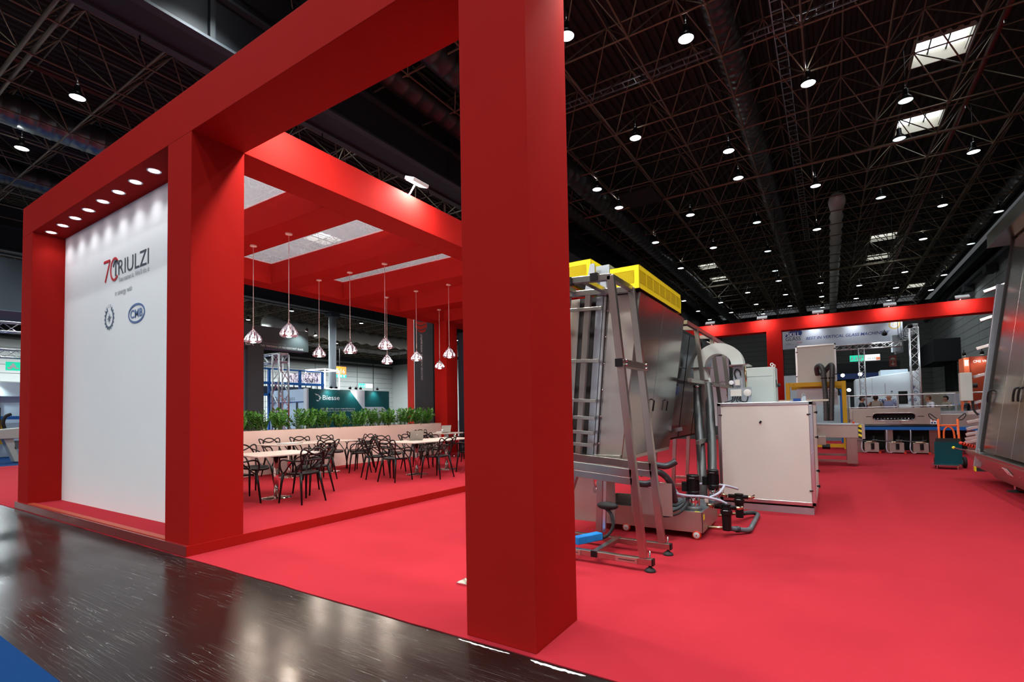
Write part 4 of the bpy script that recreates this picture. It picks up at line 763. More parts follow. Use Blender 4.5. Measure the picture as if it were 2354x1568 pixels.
def filt(x, y, label):
    t = thing('water_filter', (x, y, 0.08), label, 'filter', 'black cartridge filters')
    MB().lathe([(0.0, 0.0), (0.042, 0.0), (0.045, 0.01), (0.050, 0.17), (0.060, 0.175), (0.062, 0.215), (0.05, 0.22), (0.045, 0.26), (0.05, 0.265), (0.05, 0.285), (0.0, 0.29)], (x, y, 0.075), n=20).build('bowl', 'black_plastic', t, smooth=False)
    MB().tube([(x-0.12, y, 0.325), (x+0.10, y, 0.325)], 0.024, 10).build('head_pipe', 'black_plastic', t, smooth=True); MB().tube(smoothpts([(x+0.10, y, 0.325), (x+0.14, y, 0.325), (x+0.165, y, 0.34)], 4), 0.018, 8).build('elbow', 'brass', t, smooth=True)
    MB().tube([(x-0.13, y-0.005, 0.32), (x-0.20, y-0.02, 0.345)], 0.018, 8).build('valve_stub', 'brass', t, smooth=True); B(x-0.215, y-0.03, 0.36, x-0.18, y+0.005, 0.41).build('sensor_block', 'panel_cream', t, bevel=0.003)
    B(x-0.022, y-0.052, 0.285, x+0.022, y-0.046, 0.298).build('label_strip', 'paper', t); MB().tube([(x+0.155, y, 0.35), (x+0.175, y-0.03, 0.36)], 0.006, 6).build('lever', 'black_plastic', t)
filt(-0.985, 5.84, 'black cartridge filter in front of the water tank'); filt(-0.965, 6.60, 'black cartridge filter nearer the white cabinet')
t = thing('drain_pipe', (-0.9, 6.3, 0.03), 'grey plastic pipe loop lying on the carpet before the white cabinet', 'pipe')
MB().tube([(-1.18, 5.86, 0.085), (-1.02, 5.93, 0.075), (-0.97, 5.97, 0.07)], 0.018, 10).build('brass_run', 'brass', t, smooth=True); MB().tube([(-1.18, 6.48, 0.10), (-1.02, 6.68, 0.10), (-0.95, 6.80, 0.09)], 0.018, 10).build('brass_run', 'brass', t, smooth=True)
MB().tube(smoothpts([(-0.97, 5.97, 0.07), (-0.90, 6.03, 0.055), (-0.83, 6.10, 0.04), (-0.80, 6.17, 0.038)], 4), 0.028, 12).build('elbow', 'pvc_grey', t, smooth=True); MB().tube([(-0.92, 6.01, 0.06), (-0.895, 6.035, 0.055)], 0.036, 12).build('union_nut', 'pvc_dark', t, smooth=True)
MB().tube([(-0.80, 6.17, 0.036), (-0.815, 7.02, 0.036)], 0.026, 12).build('straight_pipe', 'pvc_grey', t, smooth=True); MB().tube(smoothpts([(-0.815, 7.02, 0.036), (-0.83, 7.09, 0.04), (-0.88, 7.05, 0.06), (-0.95, 6.80, 0.09)], 4), 0.028, 12).build('elbow', 'pvc_dark', t, smooth=True)
t = thing('water_hose', (-1.5, 5.8, 0.4), 'cloudy plastic hoses sagging over the water tank', 'hose')
for P in ([(-1.75, 5.2, 0.62), (-1.62, 5.35, 0.55), (-1.50, 5.5, 0.50), (-1.35, 5.62, 0.455), (-1.20, 5.72, 0.44), (-1.05, 5.80, 0.40), (-0.98, 5.84, 0.36)], [(-1.55, 5.3, 0.72), (-1.48, 5.45, 0.62), (-1.44, 5.6, 0.48), (-1.40, 5.7, 0.42)], [(-1.45, 6.2, 0.48), (-1.30, 6.3, 0.50), (-1.1, 6.45, 0.47), (-0.97, 6.58, 0.42)], [(-1.15, 5.80, 0.42), (-1.08, 6.0, 0.45), (-1.06, 6.2, 0.50)]): MB().tube(smoothpts(P, 6), 0.0145, 8).build('hose_run', 'clear_hose', t, smooth=True)
t = thing('drain_hose', (-1.5, 5.4, 0.6), 'black elbow hoses behind the strut leg of the washing machine', 'hose')
for P in ([(-1.78, 5.2, 0.80), (-1.62, 5.25, 0.82), (-1.48, 5.32, 0.80), (-1.38, 5.36, 0.85)], [(-1.72, 5.2, 0.72), (-1.55, 5.28, 0.74), (-1.46, 5.4, 0.62), (-1.44, 5.5, 0.40)], [(-1.75, 5.1, 0.64), (-1.62, 5.12, 0.63), (-1.52, 5.16, 0.68)]): MB().tube(smoothpts(P, 6), 0.034, 10).build('hose_run', 'pvc_dark', t, smooth=True)
t = thing('power_cable', (-1.4, 5.6, 0.3), 'black cables looping over the near tank wall', 'cable')
for P in ([(-1.75, 5.5, 0.34), (-1.60, 5.5, 0.28), (-1.45, 5.53, 0.30), (-1.36, 5.62, 0.38), (-1.36, 5.7, 0.48)], [(-1.75, 5.5, 0.30), (-1.58, 5.49, 0.235), (-1.42, 5.52, 0.27), (-1.34, 5.62, 0.36), (-1.34, 5.70, 0.46)]): MB().tube(smoothpts(P, 6), 0.010, 6).build('cable_run', 'black_rubber', t, smooth=True)
# ================================================================ SECOND UNIT (dryer) behind
dr = thing('dryer_unit', (-2.0, 8.5, 0), 'dark panelled drying unit behind the washing machine', 'machine')
slab(6.95, 9.6, 0.95, 2.55, lambda z: ux(z)-0.35, lambda z: bx(z)-0.16).build('body', 'wall_dark', dr)
for k, (a, b) in enumerate(((6.96, 7.75), (7.79, 8.6), (8.64, 9.58))): MB().prism([(bx(0.98)-0.155, a, 0.98), (bx(0.98)-0.14, a, 0.98), (bx(2.5)-0.14, a, 2.5), (bx(2.5)-0.155, a, 2.5)], (0, b-a, 0)).build('dark_panel', 'dark_glass', dr, bevel=0.003)
for y in (7.75, 8.9, 9.9):
    MB().bar((lx(0.05), y, 0.05), (lx(2.6), y, 2.6), 0.06, 0.05, (1, 0, 0)).build('strut_leg', 'tube_steel', dr, bevel=0.003)
    MB().bar((-2.3, y, 2.66), (lx(2.6)+0.02, y, 2.60), 0.05, 0.06, (0, 1, 0)).build('top_rail', 'tube_steel', dr, bevel=0.003); MB().bar((-2.6, y, 0.08), (-1.35, y, 0.08), 0.05, 0.055, (0, 1, 0)).build('base_rail', 'tube_steel', dr, bevel=0.003)
    MB().bar((-2.35, y, 0.11), (-2.2, y, 2.6), 0.06, 0.05, (1, 0, 0)).build('strut_leg', 'tube_steel', dr, bevel=0.003)
for (z, x) in ((2.60, lx(2.6)), (2.60, -2.15), (0.95, lx(0.95)), (1.78, lx(1.78)), (0.06, -1.40)): MB().bar((x, 7.1 if z > 2 else 6.9, z), (x, 10.2, z), 0.05, 0.055, (1, 0, 0)).build('long_rail', 'tube_steel', dr, bevel=0.003)
MB().bar((-2.3, 6.95, 1.02), (-1.7, 6.95, 1.13), 0.03, 0.05, (0, 1, 0)).build('long_rail', 'alu_profile', dr)
B(-2.02, 7.70, 2.585, -1.93, 7.76, 2.66).build('end_cap', 'black_plastic', dr)
# ---------------------------------------------------------------- white cabinet
cb = thing('fan_cabinet', (-0.77, 8.4, 0), 'large pale fan cabinet with aluminium edges on the carpet', 'cabinet')
X0, X1, YA, YB_, Z0, Z1 = -1.348, -0.185, 7.53, 9.42, 0.112, 1.472
def edge(a, b): MB().bar(a, b, 0.05, 0.05, (0, 1, 0) if abs(Vector(b).y-Vector(a).y) < 0.1 else (1, 0, 0)).build('edge_profile', 'alu_profile', cb, bevel=0.006)
e = 0.025
for y in (YA+e, YB_-e):
    edge((X0, y, Z1-e), (X1, y, Z1-e)); edge((X0, y, Z0+e), (X1, y, Z0+e)); edge((X0+e, y, Z0), (X0+e, y, Z1)); edge((X1-e, y, Z0), (X1-e, y, Z1))
for x in (X0+e, X1-e): edge((x, YA, Z1-e), (x, YB_, Z1-e)); edge((x, YA, Z0+e), (x, YB_, Z0+e))
B(X0+0.045, YA+0.006, Z0+0.045, X1-0.045, YA+0.03, Z1-0.045).build('front_panel', 'panel_cream', cb, bevel=0.002); B(X1-0.03, YA+0.045, Z0+0.045, X1-0.004, YB_-0.045, Z1-0.045).build('side_panel', 'panel_cream', cb)
B(X0+0.004, YA+0.045, Z0+0.045, X0+0.03, YB_-0.045, Z1-0.045).build('side_panel', 'panel_cream', cb); B(X0+0.045, YA+0.045, Z1-0.03, X1-0.045, YB_-0.045, Z1-0.004).build('top_panel', 'galvanised', cb); B(X0+0.045, YB_-0.03, Z0+0.045, X1-0.045, YB_-0.006, Z1-0.045).build('rear_panel', 'panel_cream', cb)
B(X0+0.03, YA+0.02, 0.0, X1-0.03, YB_-0.04, 0.088).build('plinth', 'galvanised', cb)
for (x, z) in ((X0+0.04, 1.30), (X1-0.05, 1.30), (X1-0.05, 0.31), (X0+0.04, 0.31)): B(x-0.022, YA-0.008, z-0.006, x+0.022, YA+0.01, z+0.008).build('latch', 'black_plastic', cb, bevel=0.002)
for z in (1.32, 0.98, 0.52, 0.31): 
    MB().tube([(X1, YA+0.5, z), (X1+0.035, YA+0.5, z)], 0.012, 6).build('latch', 'black_plastic', cb); B(X1+0.02, YA+0.47, z-0.016, X1+0.04, YA+0.53, z+0.016).build('latch_grip', 'black_plastic', cb)
MB().bar((-0.81, YA-0.002, 1.19), (-0.79, YA-0.012, 1.215), 0.014, 0.02).build('key_knob', 'black_plastic', cb)
for (x, y) in ((X0+0.05, YA-0.001), (X1-0.05, YA-0.001)):
    for z in (Z0+0.06, Z1-0.06, 0.8): MB().sphere((x+0.018, y+0.002, z), 0.006, 6, 4).build('rivet', 'bright_steel', cb)
MB().lathe([(0.012, 0.0), (0.03, 0.0), (0.03, 0.008), (0.012, 0.008), (0.012, 0.0)], (X1-0.12, YA+0.5, Z1+0.09), (0.6, -0.8, 0), 16).build('lifting_eye', 'galvanised', cb); B(X1-0.14, YA+0.49, Z1-0.01, X1-0.09, YA+0.505, Z1+0.075).build('eye_plate', 'galvanised', cb)
# ---------------------------------------------------------------- arched air duct with hoses
ad = thing('arched_air_duct', (-1.4, 7.9, 1.48), 'grey arched air duct bending over beside the white cabinet', 'duct'); cx, cz = -1.366, 2.02; out, inn, dep = 0.345, 0.185, 0.22
m = MB(); K = 20; A = [math.pi*i/K for i in range(K+1)]
ring = lambda r, y: [(cx-r*math.cos(a), y, cz+r*0.98*math.sin(a)) for a in A]
fo, fi, bo, bi = ring(out, 7.79), ring(inn, 7.79), ring(out, 7.79+dep), ring(inn, 7.79+dep); n = K+1
m.add(fo+fi+bo+bi, [(i, i+1, n+i+1, n+i) for i in range(K)]+[(2*n+i+1, 2*n+i, 3*n+i, 3*n+i+1) for i in range(K)]+[(i+1, i, 2*n+i, 2*n+i+1) for i in range(K)]+[(n+i, n+i+1, 3*n+i+1, 3*n+i) for i in range(K)])
m.build('arch', 'machine_grey', ad, auto=True)
B(-1.745, 7.75, 2.005, -1.485, 8.05, 2.015).build('flange', 'bright_steel', ad); B(-1.215, 7.70, 2.005, -0.945, 8.10, 2.018).build('flange', 'bright_steel', ad)
MB().prism([(-1.71, 7.79, 2.0), (-1.55, 7.79, 2.0), (-1.50, 7.79, 1.82), (-1.71, 7.79, 1.84)], (0, 0.2, 0)).build('transition', 'machine_grey', ad)
for (x, x2) in ((-1.655, -1.67), (-1.545, -1.525)): MB().tube([(x, 7.89, 1.84), (x2, 7.86, 1.74)], 0.058, 16).build('spigot', 'machine_grey', ad, smooth=True)
B(-1.165, 7.80, 1.50, -1.035, 7.95, 2.0).build('pillar', 'galvanised', ad, bevel=0.003); B(-1.235, 7.76, 1.475, -0.925, 7.775, 1.69).build('back_plate', 'galvanised', ad)
B(-1.195, 7.72, 1.565, -1.05, 7.76, 1.66).build('junction_box', 'panel_cream', ad, bevel=0.004); MB().lathe([(0.0, 0.0), (0.05, 0.0), (0.05, 0.02), (0.03, 0.026), (0.0, 0.03)], (-0.975, 7.755, 1.612), (0, -1, 0), 20).build('fan_switch', 'panel_cream', ad, smooth=False)
MB().lathe([(0.0, 0.0), (0.03, 0.0), (0.032, 0.02), (0.0, 0.022)], (-1.18, 7.75, 1.765), (0, -1, 0), 18).build('gauge', 'white_gloss', ad, smooth=False); B(-1.13, 7.72, 1.72, -1.07, 7.78, 1.80).build('valve_block', 'panel_cream', ad, bevel=0.004)
MB().tube(smoothpts([(-1.12, 7.77, 1.82), (-1.14, 7.77, 1.90), (-1.11, 7.77, 1.955), (-1.065, 7.77, 1.92), (-1.06, 7.77, 1.86)], 5), 0.010, 6).build('cable', 'black_rubber', ad, smooth=True)
for k in range(4): MB().tube(smoothpts([(-1.17+0.035*k, 7.74, 1.565), (-1.18+0.03*k, 7.73, 1.51), (-1.28+0.09*k, 7.72, 1.482)], 5), 0.008, 6).build('cable', 'black_rubber', ad, smooth=True)
MB().tube(smoothpts([(-1.07, 7.74, 1.56), (-1.05, 7.73, 1.49), (-0.99, 7.73, 1.49), (-0.97, 7.74, 1.56)], 5), 0.008, 6).build('cable', 'black_rubber', ad, smooth=True); MB().tube([(-1.0, 7.85, 1.69), (-1.01, 7.85, 2.0)], 0.016, 8).build('gas_spring', 'brass', ad, smooth=True)
def corr(P, r, name, mtl, parent, ring=0.022):
    pts = smoothpts(P, 14); Q = [pts[0]]; L = 0
    out = []; R = []; acc = 0.0
    for a, b in zip(pts, pts[1:]):
        d = (b-a).length; k = max(1, int(d/(ring/2)))
        for i in range(k): out.append(a+(b-a)*i/k)
    for i in range(len(out)): R.append(r*(1.06 if i % 2 else 0.96))
    return MB().tube(out, R, 14).build(name, mtl, parent, smooth=True)
t = thing('corrugated_hose', (-1.6, 7.6, 0.2), 'left one of two corrugated grey hoses below the arched duct', 'hose'); corr([(-1.672, 7.86, 1.76), (-1.665, 7.80, 1.5), (-1.62, 7.6, 1.2), (-1.54, 7.3, 0.85), (-1.48, 7.05, 0.5), (-1.46, 6.95, 0.10)], 0.058, 'sleeve', 'hose_grey', t); MB().tube([(-1.672, 7.86, 1.72), (-1.672, 7.86, 1.745)], 0.068, 16).build('hose_clamp', 'chrome', t, smooth=True)
t = thing('corrugated_hose', (-1.5, 7.6, 0.2), 'right one of two corrugated grey hoses below the arched duct', 'hose'); corr([(-1.523, 7.86, 1.77), (-1.49, 7.76, 1.5), (-1.45, 7.6, 1.2), (-1.40, 7.35, 0.85), (-1.36, 7.1, 0.5), (-1.35, 7.0, 0.12)], 0.058, 'sleeve', 'hose_grey', t); MB().tube([(-1.523, 7.86, 1.735), (-1.521, 7.855, 1.76)], 0.068, 16).build('hose_clamp', 'chrome', t, smooth=True)
# ---------------------------------------------------------------- electrical cabinet
ec = thing('control_cabinet', (-0.9, 9.1, 1.475), 'grey electrical cabinet standing on the white fan cabinet', 'cabinet'); B(-1.30, 8.9, 1.475, -0.735, 9.38, 2.045).build('body', 'machine_grey', ec, bevel=0.006); B(-0.735, 8.91, 1.48, -0.715, 9.37, 2.04).build('door', 'machine_grey', ec, bevel=0.004)
for y in (8.97, 9.30): MB().lathe([(0.016, 0.0), (0.028, 0.0), (0.028, 0.008), (0.016, 0.008), (0.016, 0.0)], (-0.76, y, 2.085), (0.5, -0.85, 0), 16).build('lifting_eye', 'panel_cream', ec)
B(-0.716, 9.04, 1.72, -0.705, 9.06, 1.84).build('handle', 'black_plastic', ec); MB().tube([(-0.715, 9.28, 1.76), (-0.67, 9.28, 1.76)], 0.03, 10).build('rotary_switch', 'black_plastic', ec); B(-1.302, 8.896, 1.9, -0.76, 8.899, 1.905).build('seam', 'print_pale', ec)
# ================================================================ CONVEYOR TABLE, GANTRY, EDGER, TROLLEY
cv = thing('conveyor_table', (0.0, 14.2, 0), 'brushed steel conveyor table with a black and yellow striped end', 'conveyor')
B(-1.2, 13.95, 0.66, 0.535, 14.65, 0.955).build('trough', 'stainless', cv, bevel=0.006); B(-1.2, 13.93, 0.955, 0.56, 14.67, 0.985).build('cover', 'galvanised', cv, bevel=0.004); B(0.60, 13.95, 0.64, 0.66, 14.65, 0.96).build('end_plate', 'stainless', cv)
for k in range(6):
    z = 0.66+k*0.052; MB().prism([(0.535, 13.948, z), (0.60, 13.948, z-0.03), (0.60, 13.948, z+0.022), (0.535, 13.948, z+0.052)], (0, 0.7, 0)).build('hazard_stripe', 'label_yellow' if k % 2 else 'hazard_black', cv)
for x in (-1.1, 0.30, ): B(x, 13.98, 0.06, x+0.21, 14.10, 0.66).build('leg', 'tube_steel', cv, bevel=0.004); B(x, 14.5, 0.06, x+0.21, 14.62, 0.66).build('leg', 'tube_steel', cv, bevel=0.004); MB().lathe([(0.03, 0), (0.035, 0.01), (0.012, 0.03), (0.012, 0.07)], (x+0.16, 14.03, 0), n=12).build('foot', 'bright_steel', cv); MB().lathe([(0.03, 0), (0.035, 0.01), (0.012, 0.03), (0.012, 0.07)], (x+0.16, 14.56, 0), n=12).build('foot', 'bright_steel', cv)
B(-1.1, 14.0, 0.09, 0.3, 14.05, 0.14).build('stretcher', 'tube_steel', cv); B(-1.1, 14.55, 0.19, 0.3, 14.6, 0.24).build('stretcher', 'tube_steel', cv); B(-0.45, 13.75, 0.50, -0.10, 13.93, 0.70).build('drive_cover', 'stainless', cv, bevel=0.004); MB().tube([(-0.18, 13.8, 0.46), (-0.02, 13.8, 0.46)], 0.06, 12).build('motor', 'black_plastic', cv)
MB().lathe([(0.0, 0.05), (0.02, 0.045), (0.022, 0.0)], (0.45, 14.0, 0.985), n=10).build('emergency_button', 'wheel_red', cv)
gy = thing('gantry', (-0.4, 19.6, 0), 'ochre yellow machine gantry behind the conveyor table', 'gantry')
B(-1.25, 19.5, 2.07, 0.47, 19.62, 2.215).build('top_beam', 'ochre_yellow', gy, bevel=0.006); B(0.352, 19.48, 0.0, 0.47, 19.62, 2.22).build('leg', 'ochre_yellow', gy, bevel=0.006); B(-1.25, 19.48, 0.0, -1.13, 19.62, 2.22).build('leg', 'ochre_yellow', gy, bevel=0.006)
B(-1.13, 20.4, 2.0, 0.35, 20.52, 2.1).build('top_beam', 'ochre_yellow', gy); B(0.352, 20.4, 0, 0.47, 20.52, 2.1).build('leg', 'ochre_yellow', gy); B(-0.85, 20.4, 0, -0.75, 20.5, 2.0).build('leg', 'ochre_yellow', gy); B(0.29, 19.46, 0.2, 0.345, 19.55, 1.95).build('blue_rail', 'paint_blue', gy)
B(-1.25, 19.5, 0.05, 0.47, 19.6, 0.16).build('base_beam', 'ochre_yellow', gy); B(-0.95, 20.0, 1.45, 0.25, 20.2, 2.02).build('back_board', 'machine_white', gy); MB().tube(smoothpts([(0.2, 19.46, 2.0), (0.28, 19.45, 1.9), (0.32, 19.45, 1.75)]), 0.015, 6).build('cable', 'black_rubber', gy)
for x in (-1.19, -1.02, 0.41): MB().sphere((x, 19.5, 2.14), 0.014, 6, 4).build('bolt', 'bright_steel', gy)
t = thing('electric_motor', (-0.5, 12.4, 1.3), 'blue electric motor behind the white fan cabinet', 'motor'); MB().tube([(-0.72, 12.4, 1.44), (-0.42, 12.4, 1.44)], 0.09, 14).build('stator', 'motor_blue', t, smooth=True); B(-0.66, 12.34, 1.52, -0.52, 12.46, 1.58).build('terminal_box', 'motor_blue', t); MB().tube([(-0.42, 12.4, 1.44), (-0.34, 12.4, 1.44)], 0.03, 8).build('shaft', 'bright_steel', t); B(-0.8, 12.2, 0.0, -0.3, 12.7, 1.36).build('stand', 'stainless', t)
t = thing('timber_panel', (-0.6, 13.2, 0), 'brown edged machine top behind the blue motor', 'panel'); B(-1.0, 13.2, 1.52, -0.02, 13.7, 1.56).build('board', 'beige', t); B(-0.98, 13.3, 0.0, -0.9, 13.6, 1.52).build('support', 'stainless', t); B(-0.62, 13.3, 0.0, -0.54, 13.6, 1.52).build('support', 'stainless', t)
fc = thing('fan_cabinet', (-0.35, 20.2, 2.215), 'tall pale fan cabinet raised on the ochre gantry', 'cabinet'); B(-0.89, 19.72, 2.215, 0.19, 20.9, 3.45).build('body', 'panel_cream', fc)
for x in (-0.935, 0.19): B(x, 19.70, 2.215, x+0.05, 19.75, 3.49).build('edge_profile', 'alu_profile', fc)
B(-0.935, 19.70, 3.44, 0.24, 19.75, 3.49).build('edge_profile', 'alu_profile', fc)
for (x, z) in ((-0.93, 2.42), (0.21, 2.45), (-0.90, 3.25), (0.2, 3.3)): B(x-0.02, 19.68, z, x+0.04, 19.70, z+0.03).build('latch', 'black_plastic', fc)
for (P, lab) in (([(-0.30, 19.55, 2.45), (-0.32, 19.42, 2.68), (-0.22, 19.34, 2.74), (-0.14, 19.3, 2.55), (-0.12, 19.3, 2.2), (-0.10, 19.3, 1.6), (-0.11, 19.3, 0.9)], 'left grey corrugated hose looping over the ochre gantry'), ([(-0.20, 19.55, 2.42), (0.02, 19.45, 2.70), (0.10, 19.34, 2.74), (0.11, 19.3, 2.55), (0.09, 19.3, 2.2), (0.06, 19.3, 1.6), (0.03, 19.3, 0.9)], 'right grey corrugated hose looping over the ochre gantry')):
    t = thing('corrugated_hose', (P[-1][0], 19.3, 0.9), lab, 'hose'); corr(P, 0.075, 'sleeve', 'hose_grey', t, 0.06); MB().tube([(P[4][0]-0.005, 19.3, 2.30), (P[4][0]-0.005, 19.3, 2.34)], 0.095, 14).build('strap', 'black_rubber', t)
ed = thing('edging_machine', (1.6, 18.6, 0), 'long stainless glass edging machine with an oval window across the back', 'machine')
# front with stadium window
m = MB(); x0, x1, z0, z1, yy = 0.50, 2.60, 0.77, 1.28, 18.13; wx0, wx1, wz0, wz1 = 1.05, 2.05, 0.96, 1.17; R_ = (wz1-wz0)/2; K = 10
hole = [(wx1-R_+R_*math.sin(math.pi*i/K), (wz0+wz1)/2+R_*math.cos(math.pi*i/K)) for i in range(K+1)]+[(wx0+R_-R_*math.sin(math.pi*i/K), (wz0+wz1)/2-R_*math.cos(math.pi*i/K)) for i in range(K+1)]
H = [Vector((x, yy, z)) for x, z in hole]; cxm, czm = (x0+x1)/2, (z0+z1)/2
def outp(p):
    dx, dz = p.x-cxm, p.z-czm; k = min((x1-cxm)/abs(dx) if abs(dx) > 1e-6 else 9e9, (z1-czm)/abs(dz) if abs(dz) > 1e-6 else 9e9); return Vector((cxm+dx*k, yy, czm+dz*k))
O = [outp(p) for p in H]; n = len(H); inner = [p+Vector((0, 0.10, 0)) for p in H]
m.add(H+O+inner, [(i, (i+1) % n, n+(i+1) % n, n+i) for i in range(n)]+[((i+1) % n, i, 2*n+i, 2*n+(i+1) % n) for i in range(n)])
for c in ((x0, z0), (x1, z0), (x1, z1), (x0, z1)):
    pass
corner = [Vector((x1, yy, z1)), Vector((x1, yy, z0)), Vector((x0, yy, z0)), Vector((x0, yy, z1))]
for c in corner:
    best = [i for i in range(n) if abs(O[i].x-c.x) < 1e-6 or abs(O[i].z-c.z) < 1e-6]
    for i in range(n):
        a, b = O[i], O[(i+1) % n]
        if (abs(a.x-c.x) < 1e-6 and abs(b.z-c.z) < 1e-6 and abs(b.x-c.x) > 1e-6) or (abs(a.z-c.z) < 1e-6 and abs(b.x-c.x) < 1e-6 and abs(a.x-c.x) > 1e-6): m.add([a, c, b], [(0, 1, 2)])
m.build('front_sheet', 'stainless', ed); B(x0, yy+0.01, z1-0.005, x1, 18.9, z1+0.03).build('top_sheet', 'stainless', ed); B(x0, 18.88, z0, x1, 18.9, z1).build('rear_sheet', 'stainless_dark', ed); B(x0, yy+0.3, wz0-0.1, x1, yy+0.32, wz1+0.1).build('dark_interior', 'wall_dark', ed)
for k in range(12): MB().tube([(wx0+0.06+k*0.08, yy+0.14, wz0+0.045), (wx0+0.06+k*0.08, yy+0.2, wz0+0.045)], 0.026, 10).build('grinding_spindle', 'bright_steel', ed, smooth=True)
for (a, b) in ((0.90, 1.03), (2.09, 2.24)): B(a, yy-0.003, 1.06, b, yy, 1.08).build('slot', 'black_rubber', ed)
MB().tube([Vector(p)+Vector((0, -0.004, 0)) for p in H], 0.012, 6, True).build('window_rim', 'bright_steel', ed, smooth=True)
B(0.55, 18.10, 0.68, 3.35, 18.95, 0.77).build('blue_beam', 'paint_blue', ed); B(0.50, 18.05, 0.985, 0.56, 18.9, 1.25).build('side_sheet', 'stainless', ed); B(2.6, 18.2, 0.77, 3.4, 18.9, 1.12).build('outfeed_table', 'stainless', ed, bevel=0.004); B(2.6, 18.25, 1.12, 3.4, 18.85, 1.20).build('outfeed_rollers', 'galvanised', ed)
nb = B(1.36, yy-0.006, 0.845, 1.72, yy-0.002, 0.945).build('name_plate', 'bright_steel', ed)
for k in range(9): B(1.39+k*0.033, yy-0.008, 0.895, 1.41+k*0.033, yy-0.006, 0.915).build('engraving', 'print_pale', nb)
sg = B(2.37, yy-0.006, 0.85, 2.56, yy-0.002, 0.985).build('safety_sign', 'print_white', ed)
for (x, z, mt) in ((2.42, 0.945, 'print_red'), (2.51, 0.945, 'print_red'), (2.405, 0.885, 'print_navy'), (2.465, 0.885, 'print_navy'), (2.525, 0.885, 'print_navy')): MB().lathe([(0.012, 0), (0.024, 0), (0.024, 0.002), (0.012, 0.002), (0.012, 0)] if mt == 'print_red' else [(0.0, 0), (0.024, 0), (0.024, 0.002), (0.0, 0.002)], (x, yy-0.006, z), (0, -1, 0), 14).build('pictogram', mt, sg)
for x in (0.62, 1.35, 2.35, 3.15): B(x, 18.3, 0.0, x+0.18, 18.8, 0.68).build('support_leg', 'tube_steel', ed)
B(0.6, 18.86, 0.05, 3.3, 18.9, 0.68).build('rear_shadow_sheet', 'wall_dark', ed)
for k, x in enumerate((0.835, 1.42, 1.965)):
    t = thing('coolant_tank', (x+0.17, 18.3, 0), '%s of three small steel coolant tanks under the edging machine' % ('leftmost', 'middle', 'rightmost')[k], 'tank', 'coolant tanks'); B(x, 18.13, 0.03, x+0.345, 18.55, 0.31).build('tub', 'stainless', t, bevel=0.006); MB().tube([(x+0.19, 18.11, 0.12), (x+0.19, 18.11, 0.29)], 0.042, 12).build('filter', 'black_plastic', t); MB().tube([(x+0.05, 18.1, 0.33), (x+0.28, 18.1, 0.33)], 0.014, 6).build('manifold', 'brass', t)
    MB().tube(smoothpts([(x-0.06, 18.05, 0.36), (x-0.08, 18.0, 0.15), (x-0.02, 18.0, 0.035), (x+0.06, 18.05, 0.05)], 6), 0.014, 6).build('hose_run', 'clear_hose', t, smooth=True); MB().tube(smoothpts([(x-0.06, 18.05, 0.36), (x-0.05, 18.05, 0.60), (x-0.05, 18.1, 0.68)], 4), 0.014, 6).build('hose_run', 'clear_hose', t, smooth=True); MB().tube(smoothpts([(x+0.3, 18.06, 0.40), (x+0.1, 18.02, 0.36), (x-0.2, 18.02, 0.37), (x-0.4, 18.05, 0.40)], 5), 0.012, 6).build('hose_run', 'hose_grey', t, smooth=True)
    for xx in (x+0.03, x+0.36): MB().lathe([(0.0, -0.01), (0.03, -0.01), (0.03, 0.01), (0.0, 0.01)], (xx, 18.12, 0.03), (0, 1, 0), 12).build('castor', 'wheel_red', t)
    MB().tube([(x+0.25, 18.3, 0.31), (x+0.25, 18.3, 0.50)], 0.05, 10).build('pump', 'black_plastic', t)
t = thing('glass_trolley', (2.2, 14.4, 0), 'orange hand trolley carrying a dark blue glass sheet', 'trolley')
for (a, b) in (((2.035, 14.42, 0.1), (2.035, 14.55, 1.07)), ((2.365, 14.42, 0.1), (2.365, 14.55, 1.07))): MB().tube([a, b], 0.022, 10).build('side_tube', 'orange_paint', t, smooth=True)
MB().tube([(2.035, 14.53, 0.93), (2.365, 14.53, 0.93)], 0.020, 8).build('cross_tube', 'orange_paint', t); MB().tube(smoothpts([(2.11, 14.45, 0.5), (2.12, 14.5, 0.80), (2.20, 14.52, 0.90), (2.28, 14.5, 0.80), (2.29, 14.45, 0.5)], 5), 0.018, 8).build('hoop', 'orange_paint', t, smooth=True); MB().tube([(2.365, 14.535, 0.72), (2.365, 14.545, 0.90)], 0.0235, 10).build('reflector_band', 'print_white', t)
for (x, s) in ((2.035, -1), (2.365, 1)): MB().tube(smoothpts([(x, 14.55, 1.06), (x+s*0.04, 14.58, 1.10), (x+s*0.13, 14.6, 1.19), (x+s*0.15, 14.6, 1.15), (x+s*0.09, 14.58, 1.06), (x+s*0.02, 14.55, 1.05)], 4, True), 0.011, 6, True).build('handle', 'black_rubber', t, smooth=True)
B(1.87, 14.05, 0.075, 2.30, 14.45, 0.09).build('toe_plate', 'bright_steel', t); B(1.955, 14.36, 0.57, 2.36, 14.42, 0.648).build('clamp_bar', 'black_rubber', t)
for (x, y) in ((1.92, 14.1), (2.26, 14.1)): MB().tube([(x, y, 0), (x, y, 0.075)], 0.012, 6).build('toe_foot', 'bright_steel', t)
for x in (2.44, 1.97): MB().lathe([(0.0, -0.025), (0.06, -0.03), (0.10, -0.035), (0.125, -0.02), (0.125, 0.02), (0.10, 0.035), (0.0, 0.03)], (x, 14.52, 0.125), (1, 0, 0), 20).build('wheel', 'black_rubber', t, smooth=True)
MB().lathe([(0.0, -0.04), (0.05, -0.038), (0.055, -0.03)], (2.44, 14.52, 0.125), (1, 0, 0), 14).build('hub', 'wheel_hub', t)
